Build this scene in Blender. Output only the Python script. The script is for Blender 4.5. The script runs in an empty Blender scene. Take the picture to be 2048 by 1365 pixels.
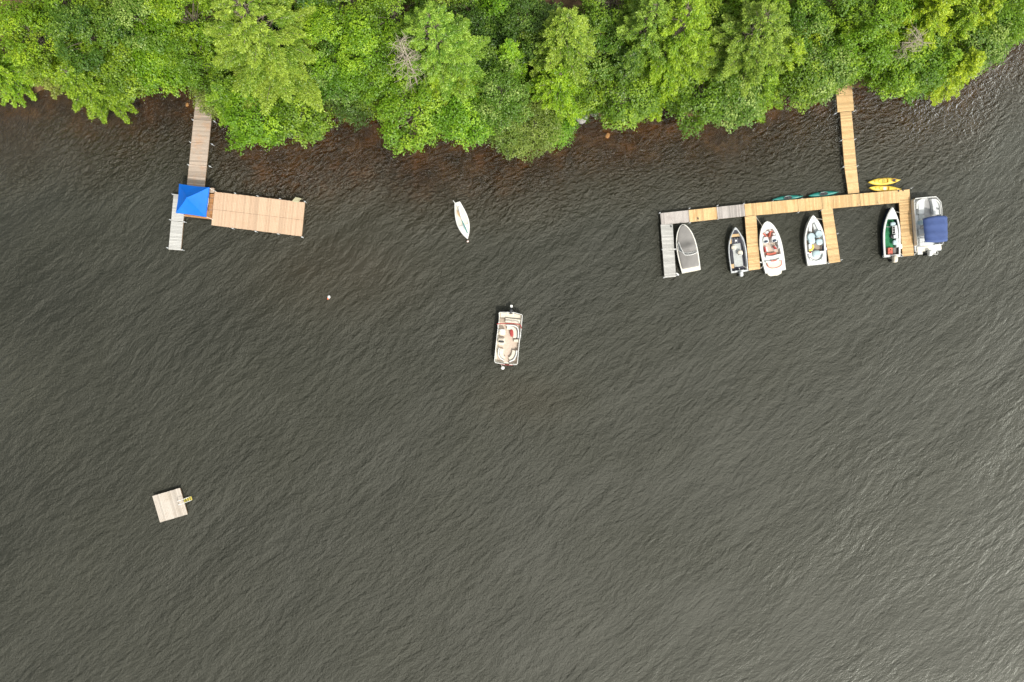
import bpy, math, random
import numpy as np
random.seed(7); rng = np.random.default_rng(7)
S = bpy.context.scene
COL = S.collection
R = math.radians
# ------------------------------------------------------------------ camera
CAMZ = 68.0
cam = bpy.data.cameras.new('camera'); cam.lens = 24; cam.sensor_width = 36; cam.clip_end = 5000
co = bpy.data.objects.new('camera', cam); COL.objects.link(co)
co.location = (0, 0, CAMZ); co.rotation_euler = (0, 0, 0); S.camera = co
# ------------------------------------------------------------------ light
SUN_EL = R(55); SUN_AZ = math.atan2(0.45, -0.89)
sdir = (math.sin(SUN_AZ)*math.cos(SUN_EL), math.cos(SUN_AZ)*math.cos(SUN_EL), math.sin(SUN_EL))
sun = bpy.data.lights.new('sun', 'SUN'); sun.energy = 3.0; sun.angle = R(3); sun.color = (1.0, 0.95, 0.86)
so = bpy.data.objects.new('sun', sun); COL.objects.link(so)
from mathutils import Vector, Matrix
so.rotation_euler = Vector(sdir).to_track_quat('Z', 'Y').to_euler(); so.location = (0, 0, 90)
w = bpy.data.worlds.new('World'); S.world = w; w.use_nodes = True
nt = w.node_tree; N = nt.nodes; LK = nt.links
bg = N['Background']; bg.inputs['Strength'].default_value = 0.10
sky = N.new('ShaderNodeTexSky'); sky.sky_type = 'NISHITA'; sky.sun_disc = False
sky.sun_elevation = SUN_EL; sky.sun_rotation = SUN_AZ; sky.air_density = 1.2; sky.dust_density = 2.5
tc = N.new('ShaderNodeTexCoord'); mp = N.new('ShaderNodeMapping'); mp.inputs['Scale'].default_value = (1, 1, 2.2)
cn = N.new('ShaderNodeTexNoise'); cn.inputs['Scale'].default_value = 1.6; cn.inputs['Detail'].default_value = 6
cr = N.new('ShaderNodeMapRange'); cr.inputs['From Min'].default_value = 0.30; cr.inputs['From Max'].default_value = 0.55
mx = N.new('ShaderNodeMix'); mx.data_type = 'RGBA'; mx.inputs['B'].default_value = (6.6, 6.5, 6.3, 1)
LK.new(tc.outputs['Generated'], mp.inputs['Vector']); LK.new(mp.outputs[0], cn.inputs['Vector'])
LK.new(cn.outputs['Fac'], cr.inputs['Value']); LK.new(cr.outputs[0], mx.inputs['Factor'])
# clouds are thicker and brighter towards the right, thin and grey over the far left
dp = N.new('ShaderNodeVectorMath'); dp.operation = 'DOT_PRODUCT'; dp.inputs[1].default_value = (.82, -.42, .39)
nv = N.new('ShaderNodeVectorMath'); nv.operation = 'NORMALIZE'; LK.new(tc.outputs['Generated'], nv.inputs[0]); LK.new(nv.outputs[0], dp.inputs[0])
gr = N.new('ShaderNodeMapRange'); gr.inputs['From Min'].default_value = -.15; gr.inputs['From Max'].default_value = 1.0; LK.new(dp.outputs['Value'], gr.inputs['Value'])
cm = N.new('ShaderNodeMix'); cm.data_type = 'RGBA'; cm.inputs['A'].default_value = (1.9, 1.95, 1.9, 1); cm.inputs['B'].default_value = (31, 31, 29.6, 1)
pw = N.new('ShaderNodeMath'); pw.operation = 'POWER'; pw.inputs[1].default_value = 1.7; LK.new(gr.outputs[0], pw.inputs[0]); LK.new(pw.outputs[0], cm.inputs['Factor']); LK.new(cm.outputs['Result'], mx.inputs['B'])
LK.new(sky.outputs[0], mx.inputs['A']); LK.new(mx.outputs['Result'], bg.inputs['Color'])
S.view_settings.view_transform = 'Standard'; S.view_settings.look = 'None'
S.view_settings.exposure = 0.2; S.view_settings.gamma = 1

# ------------------------------------------------------------------ helpers
def P(px, py, z=0.0):
    k = (CAMZ - z)/1365.333
    return ((px-1024)*k, (682.5-py)*k)
def tag(o, label=None, cat=None, group=None, kind=None):
    if label: o['label'] = label
    if cat: o['category'] = cat
    if group: o['group'] = group
    if kind: o['kind'] = kind
    return o
def thing(name, label, cat, loc=(0, 0, 0), rz=0, group=None):
    o = bpy.data.objects.new(name, None); COL.objects.link(o); o.empty_display_size = 0.3
    o.location = loc; o.rotation_euler = (0, 0, rz)
    return tag(o, label, cat, group)

class MB:
    def __init__(s): s.v = []; s.f = []; s.t = []
    def add(s, vs, fs, tone=0.5):
        b = len(s.v); s.v += [tuple(p) for p in vs]; s.f += [tuple(i+b for i in f) for f in fs]
        s.t += [tone]*len(vs)
    def box(s, c, d, rz=0, tone=0.5, taper=1.0):
        x, y, z = d[0]/2, d[1]/2, d[2]/2; ca, sa = math.cos(rz), math.sin(rz); vs = []
        for k in (-1, 1):
            q = taper if k > 0 else 1
            for a, b in ((-1, -1), (1, -1), (1, 1), (-1, 1)):
                X, Y = a*x*q, b*y*q
                vs.append((c[0]+X*ca-Y*sa, c[1]+X*sa+Y*ca, c[2]+k*z))
        s.add(vs, [(3, 2, 1, 0), (4, 5, 6, 7), (0, 1, 5, 4), (1, 2, 6, 5), (2, 3, 7, 6), (3, 0, 4, 7)], tone)
        return s
    def prism(s, pts, z0, z1, tone=0.5, inset=0.0):
        n = len(pts); cx = sum(p[0] for p in pts)/n; cy = sum(p[1] for p in pts)/n
        def sc(p, d):
            vx, vy = p[0]-cx, p[1]-cy; l = math.hypot(vx, vy) or 1
            return (cx+vx*(1-d/l), cy+vy*(1-d/l))
        rings = [[(p[0], p[1], z0) for p in pts], [(p[0], p[1], z1-inset*.6) for p in pts]]
        if inset: rings.append([(*sc(p, inset), z1) for p in pts])
        else: rings[1] = [(p[0], p[1], z1) for p in pts]
        return s.loft(rings, cap0=True, cap1=True, tone=tone)
    def loft(s, rings, cap0=False, cap1=False, closed=True, tone=0.5):
        n = len(rings[0]); vs = [p for r in rings for p in r]; fs = []
        for i in range(len(rings)-1):
            for j in range(n if closed else n-1):
                a, b = i*n+j, i*n+(j+1) % n
                fs.append((a, b, b+n, a+n))
        if cap0: fs.append(tuple(reversed(range(n))))
        if cap1: fs.append(tuple(range((len(rings)-1)*n, len(rings)*n)))
        s.add(vs, fs, tone); return s
    def tube(s, pts, r, n=6, r1=None, tone=0.5):
        pts = [Vector(p) for p in pts]; rings = []; m = len(pts)
        for i, p in enumerate(pts):
            d = (pts[min(i+1, m-1)]-pts[max(i-1, 0)])
            d = d.normalized() if d.length else Vector((0, 0, 1))
            a = Vector((0, 0, 1)) if abs(d.z) < .9 else Vector((1, 0, 0))
            u = d.cross(a).normalized(); v = u.cross(d)
            rr = r if r1 is None else r+(r1-r)*i/max(m-1, 1)
            rings.append([tuple(p+(u*math.cos(2*math.pi*k/n)+v*math.sin(2*math.pi*k/n))*rr) for k in range(n)])
        return s.loft(rings, True, True, tone=tone)
    def ell(s, c, r, n=14, m=8, rz=0, p=1.0, tone=0.5):
        ca, sa = math.cos(rz), math.sin(rz); rings = []
        f = lambda x: math.copysign(abs(x)**p, x)
        for i in range(1, m):
            th = math.pi*i/m; ring = []
            for k in range(n):
                ph = 2*math.pi*k/n
                X = r[0]*f(math.sin(th))*f(math.cos(ph)); Y = r[1]*f(math.sin(th))*f(math.sin(ph))
                ring.append((c[0]+X*ca-Y*sa, c[1]+X*sa+Y*ca, c[2]-r[2]*f(math.cos(th))))
            rings.append(ring)
        return s.loft(rings, True, True, tone=tone)
    def sweep(s, path, wd, z0, z1, tone=0.5):   # rectangular section along a plan path
        L = []; Rr = []; m = len(path)
        for i in range(m):
            a = path[max(i-1, 0)]; b = path[min(i+1, m-1)]
            dx, dy = b[0]-a[0], b[1]-a[1]; l = math.hypot(dx, dy) or 1
            nx, ny = -dy/l*wd/2, dx/l*wd/2; p = path[i]
            L.append((p[0]+nx, p[1]+ny)); Rr.append((p[0]-nx, p[1]-ny))
        e = min(.03, (z1-z0)*.3)
        rings = [[(*L[i], z0), (*L[i], z1-e), (L[i][0]*.85+Rr[i][0]*.15, L[i][1]*.85+Rr[i][1]*.15, z1),
                  (L[i][0]*.15+Rr[i][0]*.85, L[i][1]*.15+Rr[i][1]*.85, z1), (*Rr[i], z1-e), (*Rr[i], z0)] for i in range(m)]
        return s.loft(rings, True, True, tone=tone)
    def build(s, name, mat, parent=None, smooth=False, bevel=0.0, subd=0):
        me = bpy.data.meshes.new(name); me.from_pydata(s.v, [], s.f); me.update()
        at = me.attributes.new('tone', 'FLOAT', 'POINT'); at.data.foreach_set('value', s.t)
        me.materials.append(mat)
        import bmesh
        bm = bmesh.new(); bm.from_mesh(me); bmesh.ops.recalc_face_normals(bm, faces=bm.faces); bm.to_mesh(me); bm.free()
        if smooth: me.polygons.foreach_set('use_smooth', [True]*len(me.polygons))
        o = bpy.data.objects.new(name, me); COL.objects.link(o); o.parent = parent
        if bevel:
            b = o.modifiers.new('b', 'BEVEL'); b.width = bevel; b.segments = 2; b.limit_method = 'ANGLE'
        if subd:
            b = o.modifiers.new('s', 'SUBSURF'); b.levels = subd; b.render_levels = subd
        return o

# ------------------------------------------------------------------ materials
def newmat(name):
    m = bpy.data.materials.new(name); m.use_nodes = True
    return m, m.node_tree.nodes, m.node_tree.links, m.node_tree.nodes['Principled BSDF']
def ramp(n, stops):
    r = n.new('ShaderNodeValToRGB'); e = r.color_ramp.elements
    while len(e) < len(stops): e.new(0.5)
    for k, (p, c) in zip(e, stops): k.position = p; k.color = (*c, 1)
    return r
def simple(name, c, rough=0.5, var=0.12, sc=3.0, metal=0.0, spec=0.5, bump=0.0):
    m, n, l, b = newmat(name)
    t = n.new('ShaderNodeTexCoord'); no = n.new('ShaderNodeTexNoise'); no.inputs['Scale'].default_value = sc
    no.inputs['Detail'].default_value = 5; no.inputs['Roughness'].default_value = .65
    l.new(t.outputs['Object'], no.inputs['Vector'])
    lo = tuple(x*(1-var*1.6) for x in c); hi = tuple(min(x*(1+var), 1) for x in c)
    r = ramp(n, [(.3, lo), (.55, c), (.75, hi)])
    l.new(no.outputs['Fac'], r.inputs[0]); l.new(r.outputs[0], b.inputs['Base Color'])
    b.inputs['Roughness'].default_value = rough; b.inputs['Metallic'].default_value = metal
    b.inputs['Specular IOR Level'].default_value = spec
    if bump:
        bp = n.new('ShaderNodeBump'); bp.inputs['Strength'].default_value = bump; bp.inputs['Distance'].default_value = .02
        l.new(no.outputs['Fac'], bp.inputs['Height']); l.new(bp.outputs[0], b.inputs['Normal'])
    return m
def wood(name, c, stain, amt=.5, spread=.35):
    m, n, l, b = newmat(name)
    a = n.new('ShaderNodeAttribute'); a.attribute_name = 'tone'
    t = n.new('ShaderNodeTexCoord'); no = n.new('ShaderNodeTexNoise'); no.inputs['Scale'].default_value = 1.3
    no.inputs['Detail'].default_value = 7; no.inputs['Roughness'].default_value = .7
    l.new(t.outputs['Object'], no.inputs['Vector'])
    n2 = n.new('ShaderNodeTexNoise'); n2.inputs['Scale'].default_value = 14; n2.inputs['Detail'].default_value = 3
    l.new(t.outputs['Object'], n2.inputs['Vector'])
    lo = tuple(x*(1-spread) for x in c); hi = tuple(min(1, x*(1+spread*.45)) for x in c)
    r = ramp(n, [(0, lo), (.5, c), (1, hi)]); l.new(a.outputs['Fac'], r.inputs[0])
    mr = n.new('ShaderNodeMapRange'); mr.inputs['From Min'].default_value = .5; mr.inputs['From Max'].default_value = .72
    mr.inputs['To Max'].default_value = amt; l.new(no.outputs['Fac'], mr.inputs['Value'])
    mx = n.new('ShaderNodeMix'); mx.data_type = 'RGBA'; mx.inputs['B'].default_value = (*stain, 1)
    l.new(mr.outputs[0], mx.inputs['Factor']); l.new(r.outputs[0], mx.inputs['A'])
    m2 = n.new('ShaderNodeMix'); m2.data_type = 'RGBA'; m2.blend_type = 'MULTIPLY'; m2.inputs['Factor'].default_value = .45
    r2 = ramp(n, [(.3, (.6, .58, .55)), (.6, (1, 1, 1))]); l.new(n2.outputs['Fac'], r2.inputs[0])
    l.new(mx.outputs['Result'], m2.inputs['A']); l.new(r2.outputs[0], m2.inputs['B'])
    l.new(m2.outputs['Result'], b.inputs['Base Color']); b.inputs['Roughness'].default_value = .8
    b.inputs['Specular IOR Level'].default_value = .2
    return m
M = {}
M['yellow_wood'] = wood('yellow_wood', (.72, .495, .255), (.58, .33, .13), .65, .25)
M['grey_wood'] = wood('grey_wood', (.49, .45, .425), (.36, .31, .29), .7, .3)
M['raft_wood'] = wood('raft_wood', (.54, .485, .425), (.42, .34, .26), .7, .26)
M['white_wood'] = wood('white_wood', (.54, .535, .51), (.42, .42, .41), .45, .2)
M['tan_wood'] = wood('tan_wood', (.60, .425, .295), (.52, .34, .22), .6, .16)
M['brown_wood'] = wood('brown_wood', (.47, .385, .315), (.52, .30, .17), .7, .28)
M['orange_shaded_wood'] = wood('orange_shaded_wood', (.45, .22, .09), (.42, .34, .30), .9, .35)  # canopy shade is put into this plank colour
M['beam'] = wood('beam', (.22, .15, .09), (.12, .08, .05), .6, .2)
M['gel'] = simple('white_gelcoat', (.70, .70, .68), .3, .06)
M['gel_cream'] = simple('cream_gelcoat', (.70, .66, .57), .3, .06)
M['gel_blue'] = simple('navy_gelcoat', (.015, .03, .07), .3, .1)
M['seat_white'] = simple('white_vinyl', (.62, .64, .64), .5, .08)
M['seat_cream'] = simple('cream_vinyl', (.66, .60, .50), .5, .08)
M['seat_shade'] = simple('grey_seam_and_shade_vinyl', (.42, .39, .35), .6, .1)  # for the sundeck seam and the painted shade lines on the lounges
M['floor_beige'] = simple('beige_carpet', (.56, .46, .38), .9, .1, 5)
M['floor_grey'] = simple('grey_carpet', (.34, .34, .34), .9, .12, 4)
M['floor_lightgrey'] = simple('light_grey_floor', (.46, .48, .47), .8, .1, 4)
M['floor_green'] = simple('green_carpet', (.03, .21, .09), .9, .3, 3)
M['floor_taupe'] = simple('taupe_carpet', (.38, .31, .25), .9, .15, 6)
M['alu'] = simple('aluminium', (.62, .63, .64), .38, .08, metal=.7)
M['alu_paint'] = simple('light_grey_paint', (.6, .62, .63), .4, .08)
M['dark'] = simple('charcoal_plastic', (.03, .032, .036), .5, .2)
M['dark_carpet'] = simple('charcoal_carpet', (.05, .05, .065), .9, .2)
M['cover_grey'] = simple('grey_cover_cloth', (.225, .215, .205), .85, .1, 1.2, bump=.4)
M['blue_cloth'] = simple('navy_blue_cloth', (.05, .085, .23), .8, .12, 1.5, bump=.3)
M['tent_blue'] = simple('bright_blue_cloth', (.0, .15, .70), .6, .08, 1.5, bump=.3)
M['red'] = simple('red_vinyl', (.36, .04, .035), .5, .12)
M['coral'] = simple('coral_vinyl', (.62, .14, .09), .5, .1)
M['teal'] = simple('teal_plastic', (.02, .22, .19), .35, .1)
M['yellow'] = simple('yellow_plastic', (.82, .60, .09), .4, .1)
M['amber'] = simple('amber_plastic', (.70, .36, .03), .4, .2, 2)
M['tan'] = simple('tan_boards', (.55, .38, .20), .7, .15)
M['lightblue'] = simple('pale_blue_vinyl', (.44, .56, .60), .5, .1)
M['rope'] = simple('white_rope', (.7, .66, .58), .8, .1)
M['white'] = simple('white_plastic', (.8, .8, .78), .4, .05)
M['orange'] = simple('orange_plastic', (.75, .16, .06), .5, .1)
M['lichen'] = wood('lichen_wood', (.48, .45, .30), (.35, .34, .2), .5, .2)
M['moss'] = wood('mossy_wood', (.50, .42, .10), (.35, .36, .06), .6, .25)
M['glass'], n_, l_, b_ = newmat('tinted_glass')
b_.inputs['Base Color'].default_value = (.12, .15, .17, 1); b_.inputs['Roughness'].default_value = .08
b_.inputs['Alpha'].default_value = .55
M['bark'] = simple('bark', (.22, .18, .14), .95, .3, 6)
M['dead_bark'] = simple('dead_grey_bark', (.42, .36, .29), .95, .25, 6)
M['rock'] = simple('grey_rock', (.34, .33, .31), .9, .3, 2, bump=.6)
M['rock_brown'] = simple('tannin_stained_rock', (.40, .20, .06), .9, .3, 2, bump=.6)

def leafmat(name, c, c2, hue=.012):
    """c: main leaf colour, c2: light colour for tips and for clumps painted as lit"""
    m, n, l, b = newmat(name); n.remove(b)
    out = n['Material Output']
    a = n.new('ShaderNodeAttribute'); a.attribute_name = 'tone'
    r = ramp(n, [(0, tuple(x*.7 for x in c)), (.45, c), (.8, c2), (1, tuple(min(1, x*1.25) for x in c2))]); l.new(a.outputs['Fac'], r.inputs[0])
    oi = n.new('ShaderNodeObjectInfo'); hs = n.new('ShaderNodeHueSaturation')
    mr = n.new('ShaderNodeMapRange'); mr.inputs['To Min'].default_value = .5-hue; mr.inputs['To Max'].default_value = .5+hue*.6
    l.new(oi.outputs['Random'], mr.inputs['Value']); l.new(mr.outputs[0], hs.inputs['Hue'])
    l.new(r.outputs[0], hs.inputs['Color'])
    d = n.new('ShaderNodeBsdfDiffuse'); t = n.new('ShaderNodeBsdfTranslucent'); g = n.new('ShaderNodeBsdfGlossy')
    g.inputs['Roughness'].default_value = .45
    mx = n.new('ShaderNodeMixShader'); mx.inputs[0].default_value = .32
    m2 = n.new('ShaderNodeMixShader'); m2.inputs[0].default_value = .035
    for q in (d, t): l.new(hs.outputs[0], q.inputs['Color'])
    l.new(d.outputs[0], mx.inputs[1]); l.new(t.outputs[0], mx.inputs[2])
    l.new(mx.outputs[0], m2.inputs[1]); l.new(g.outputs[0], m2.inputs[2]); l.new(m2.outputs[0], out.inputs[0])
    return m
LEAF = {
 'green': leafmat('green_leaves', (.125, .245, .012), (.31, .46, .030)),
 'dark':  leafmat('dark_green_leaves', (.070, .160, .016), (.19, .31, .035)),
 'bright': leafmat('bright_green_leaves', (.15, .315, .009), (.36, .55, .028)),
 'yellow': leafmat('yellow_green_leaves', (.165, .325, .012), (.37, .53, .035)),
 'gold': leafmat('golden_leaves', (.23, .375, .010), (.46, .58, .03)),
 'olive': leafmat('olive_leaves', (.165, .25, .030), (.36, .45, .09)),
 'pale': leafmat('pale_tipped_leaves', (.105, .23, .014), (.38, .51, .12)),
 'pine': leafmat('pine_needles', (.14, .285, .020), (.35, .50, .060)),
 'bluepine': leafmat('soft_green_needles', (.12, .25, .020), (.32, .47, .060)),
}

# ------------------------------------------------------------------ terrain, lake bed, water
OUT = [(-600,205),(0,205),(60,212),(120,188),(200,215),(255,203),(330,180),(420,195),(490,262),(540,285),(600,272),(645,250),(700,238),(750,226),(790,262),(835,285),(880,272),(945,280),(1000,285),(1050,292),(1100,280),(1160,247),(1240,252),(1330,236),(1390,250),(1450,248),(1500,238),(1550,215),(1640,195),(1690,185),(1750,190),(1830,188),(1905,180),(1970,145),(2005,90),(2048,70),(2650,20)]
_ox = np.array([P(a, b)[0] for a, b in OUT]); _oy = np.array([P(a, b)[1] for a, b in OUT])
def shore(x): return np.interp(x, _ox, _oy) + 0.9 + 0.25*np.sin(x*.9) + .15*np.sin(x*2.3+1)
def ground_h(x, y):
    d = y - shore(x)
    h = np.where(d > 0, np.minimum(.12 + d*.12, 1.6), np.maximum(-.05 + d*.10, -3.5))
    return h + .05*np.sin(x*1.3+y*.7)*np.sin(y*1.1-x*.4)*(np.abs(d) < 30)
def grid(name, xs, ys, hf, mat, attr=None):
    X, Y = np.meshgrid(xs, ys); Z = hf(X, Y); v = np.stack([X, Y, Z], -1).reshape(-1, 3)
    nx, ny = len(xs), len(ys); i = np.arange((ny-1)*(nx-1)); r = i//(nx-1); c = i % (nx-1); a = r*nx+c
    f = np.stack([a, a+1, a+nx+1, a+nx], -1)
    me = bpy.data.meshes.new(name); me.from_pydata(v.tolist(), [], f.tolist()); me.update()
    if attr is not None:
        at = me.attributes.new('shallow', 'FLOAT', 'POINT'); at.data.foreach_set('value', attr(X, Y).reshape(-1).astype(float))
        at = me.attributes.new('sheltered', 'FLOAT', 'POINT'); at.data.foreach_set('value', (np.clip(1.12 - np.maximum(shore(X)-Y, 0)/10, 0, 1)**1.5).reshape(-1).astype(float))
    me.polygons.foreach_set('use_smooth', [True]*len(me.polygons)); me.materials.append(mat)
    o = bpy.data.objects.new(name, me); COL.objects.link(o); return o
ax = np.concatenate([[-1500, -600, -200, -100], np.arange(-70, 70.1, .7), [100, 200, 600, 1500]])
ay = np.concatenate([[-1500, -500, -150, -70], np.arange(-50, 50.1, .7), [70, 150, 500, 1500]])
gm, n, l, b = newmat('forest_floor_and_lake_bed')
t = n.new('ShaderNodeTexCoord'); n1 = n.new('ShaderNodeTexNoise'); n1.inputs['Scale'].default_value = .9; n1.inputs['Detail'].default_value = 8
l.new(t.outputs['Object'], n1.inputs['Vector'])
r1 = ramp(n, [(.3, (.035, .022, .012)), (.5, (.10, .06, .03)), (.68, (.17, .11, .055))]); l.new(n1.outputs['Fac'], r1.inputs[0])
r2 = ramp(n, [(.3, (.03, .020, .005)), (.52, (.15, .095, .020)), (.72, (.40, .25, .060))])
n3 = n.new('ShaderNodeTexNoise'); n3.inputs['Scale'].default_value = .45; n3.inputs['Detail'].default_value = 9; n3.inputs['Roughness'].default_value = .65
l.new(t.outputs['Object'], n3.inputs['Vector']); l.new(n3.outputs['Fac'], r2.inputs[0])
sp = n.new('ShaderNodeSeparateXYZ'); l.new(t.outputs['Object'], sp.inputs[0])
mr = n.new('ShaderNodeMapRange'); mr.inputs['From Min'].default_value = -.15; mr.inputs['From Max'].default_value = .08; l.new(sp.outputs['Z'], mr.inputs['Value'])
mx = n.new('ShaderNodeMix'); mx.data_type = 'RGBA'; l.new(mr.outputs[0], mx.inputs['Factor']); l.new(r2.outputs[0], mx.inputs['A']); l.new(r1.outputs[0], mx.inputs['B'])
l.new(mx.outputs['Result'], b.inputs['Base Color']); b.inputs['Roughness'].default_value = .95
bp = n.new('ShaderNodeBump'); bp.inputs['Distance'].default_value = .15; bp.inputs['Strength'].default_value = .6; l.new(n1.outputs['Fac'], bp.inputs['Height']); l.new(bp.outputs[0], b.inputs['Normal'])
tag(grid('ground', ax, ay, ground_h, gm), kind='structure')

def shallow(X, Y):
    d = shore(X) - Y
    s = np.clip(1.12 - np.maximum(d, 0)/9.5, 0, 1)**1.5
    for (px, py, rx, ry, a) in [(720, 265, 90, 50, .5), (1230, 290, 130, 45, .45), (590, 360, 140, 65, .40), (660, 540, 140, 80, .18), (700, 540, 130, 70, .10), (1070, 800, 60, 35, .14), (850, 350, 220, 75, .38), (300, 240, 120, 40, .25), (1000, 790, 50, 30, .07)]:
        cx, cy = P(px, py); s = s + a*np.exp(-(((X-cx)/(rx/20))**2 + ((Y-cy)/(ry/20))**2))
    return np.clip(s, 0, 1)
wm, n, l, b = newmat('lake_water')
out = n['Material Output']; n.remove(b)
t = n.new('ShaderNodeTexCoord'); at = n.new('ShaderNodeAttribute'); at.attribute_name = 'shallow'; at2 = n.new('ShaderNodeAttribute'); at2.attribute_name = 'sheltered'
def noise(scale, rot, sx, sy, det, rough=.55, dist=0.0):
    m0 = n.new('ShaderNodeMapping'); m0.inputs['Rotation'].default_value = (0, 0, R(rot)); l.new(t.outputs['Object'], m0.inputs['Vector'])
    m1 = n.new('ShaderNodeMapping'); m1.inputs['Scale'].default_value = (sx, sy, 1); l.new(m0.outputs[0], m1.inputs['Vector'])
    q = n.new('ShaderNodeTexNoise'); q.inputs['Scale'].default_value = scale; q.inputs['Detail'].default_value = det
    q.inputs['Roughness'].default_value = rough; q.inputs['Distortion'].default_value = dist; l.new(m1.outputs[0], q.inputs['Vector'])
    return q.outputs['Fac']
def math_(op, a, b_=None, c=None):
    q = n.new('ShaderNodeMath'); q.operation = op
    for i, x in enumerate((a, b_, c)):
        if x is None: continue
        if isinstance(x, (int, float)): q.inputs[i].default_value = x
        else: l.new(x, q.inputs[i])
    return q.outputs[0]
warp = n.new('ShaderNodeTexNoise'); warp.inputs['Scale'].default_value = .07; warp.inputs['Detail'].default_value = 2
l.new(t.outputs['Object'], warp.inputs['Vector'])
wv = n.new('ShaderNodeVectorMath'); wv.operation = 'MULTIPLY_ADD'; wv.inputs[1].default_value = (3.0, 3.0, 0)
l.new(warp.outputs['Color'], wv.inputs[0]); l.new(t.outputs['Object'], wv.inputs[2])
class _T: outputs = {'Object': wv.outputs[0]}
t0 = t; t = _T
big = noise(1.0, -42, .62, 1.6, 1, .5, .3)        # wind waves, crests running lower left to upper right
mid = noise(1.0, -22, 1.7, 2.9, 3, .6, .2)
fine = noise(1.0, -50, 4.2, 5.6, 3, .8)
swell = noise(.22, -40, .35, 1, 2)
patch = noise(.05, -30, 1, 1.6, 3, .6)
t = t0
gust = n.new('ShaderNodeMapRange'); gust.inputs['From Min'].default_value = .35; gust.inputs['From Max'].default_value = .65; gust.inputs['To Min'].default_value = .75; gust.inputs['To Max'].default_value = 1.2; l.new(patch, gust.inputs['Value'])
h = math_('MULTIPLY', big, .165); h = math_('MULTIPLY_ADD', mid, math_('MULTIPLY_ADD', math_('POWER', at2.outputs['Fac'], .6), .62, .085), h); h = math_('MULTIPLY_ADD', fine, .11, h); h = math_('MULTIPLY', h, gust.outputs[0])
h = math_('MULTIPLY_ADD', swell, .4, h)
bp = n.new('ShaderNodeBump'); bp.inputs['Strength'].default_value = 1; bp.inputs['Distance'].default_value = 1.0; l.new(h, bp.inputs['Height'])
df = n.new('ShaderNodeBsdfDiffuse'); tr = n.new('ShaderNodeBsdfTransparent'); gl = n.new('ShaderNodeBsdfGlossy')
rc = ramp(n, [(.35, (.011, .0118, .0068)), (.65, (.016, .0165, .0090))]); l.new(patch, rc.inputs[0])
bm_ = n.new('ShaderNodeMix'); bm_.data_type = 'RGBA'; bm_.inputs['B'].default_value = (.034, .024, .007, 1)
sh5 = math_('POWER', at.outputs['Fac'], .6); l.new(sh5, bm_.inputs['Factor']); l.new(rc.outputs[0], bm_.inputs['A']); l.new(bm_.outputs['Result'], df.inputs['Color'])
gl.inputs['Color'].default_value = (1, 1, .915, 1)
tr.inputs['Color'].default_value = (.62, .445, .13, 1)
rg = n.new('ShaderNodeMapRange'); rg.inputs['To Min'].default_value = .50; rg.inputs['To Max'].default_value = .13; l.new(math_('POWER', at2.outputs['Fac'], .5), rg.inputs['Value'])
l.new(rg.outputs[0], gl.inputs['Roughness'])
l.new(bp.outputs[0], df.inputs['Normal']); l.new(bp.outputs[0], gl.inputs['Normal'])
fr = n.new('ShaderNodeFresnel'); fr.inputs['IOR'].default_value = 1.52; l.new(bp.outputs[0], fr.inputs['Normal'])
body = n.new('ShaderNodeMixShader'); l.new(math_('MULTIPLY', at.outputs['Fac'], .92), body.inputs[0]); l.new(df.outputs[0], body.inputs[1]); l.new(tr.outputs[0], body.inputs[2])
surf = n.new('ShaderNodeMixShader'); l.new(fr.outputs[0], surf.inputs[0]); l.new(body.outputs[0], surf.inputs[1]); l.new(gl.outputs[0], surf.inputs[2])
l.new(surf.outputs[0], out.inputs[0])
tag(grid('water', ax, ay, lambda X, Y: X*0.0, wm, shallow), kind='structure')

# ------------------------------------------------------------------ docks
def lerp(a, b, t): return tuple(x+(y-x)*t for x, y in zip(a, b))
def section(root, q, mat, z=.52, bw=.14, gap=.014, name='deck_section', seam=None):
    """q: image corners A,B (start left/right) C,D (end left/right); boards run A-B"""
    A, B, C, D = [P(*p, z) for p in q]
    Lg = (math.dist(A, C)+math.dist(B, D))/2; n_ = max(2, round(Lg/bw)); mb = MB(); tn = random.random()
    for i in range(n_):
        t0 = i/n_; t1 = (i+1)/n_ - gap/Lg; tn = .5+(random.random()-.5)*1.0
        spans = [(0, 1)] if not seam else [(0, seam-.003), (seam+.003, 1)]
        for (u0, u1) in spans:
            j = random.uniform(-.004, .004) if u0 == 0 else 0
            j2 = random.uniform(-.004, .004) if u1 == 1 else 0
            tt = min(1, max(0, tn+random.uniform(-.1, .1)))
            pts = []
            for (t, u) in ((t0, u0), (t0, u1), (t1, u1), (t1, u0)):
                lft = lerp(A, C, t); rgt = lerp(B, D, t); p = lerp(lft, rgt, u + (j if u == 0 else j2 if u == 1 else 0)); pts.append(p)
            mb.prism(pts, z-.04, z+random.uniform(-.003, .003), tt)
    mb.build(name, mat, root)
    fb = MB()
    for (p, q_) in ((lerp(A, B, .03), lerp(C, D, .03)), (lerp(A, B, .97), lerp(C, D, .97)), (lerp(A, B, .5), lerp(C, D, .5))):
        a = math.atan2(q_[1]-p[1], q_[0]-p[0]); fb.box(((p[0]+q_[0])/2, (p[1]+q_[1])/2, z-.125), (math.dist(p, q_), .05, .16), a)
    for t in (.02, .98):
        p, q_ = lerp(A, C, t), lerp(B, D, t); a = math.atan2(q_[1]-p[1], q_[0]-p[0])
        fb.box(((p[0]+q_[0])/2, (p[1]+q_[1])/2, z-.13), (math.dist(p, q_)*.93, .05, .14), a)
    fb.build('frame', M['beam'], root)
def post(root, px, py, z=.52, top=1.0, mat='alu_paint', dirx=0):
    x, y = P(px, py, z); mb = MB(); mb.tube([(x, y, -2.2), (x, y, top)], .026, 8)
    mb.ell((x, y, top), (.035, .035, .02), 8, 4); mb.box((x, y, z-.08), (.10, .10, .10))
    mb.build('post', M[mat], root, smooth=False)

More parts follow.
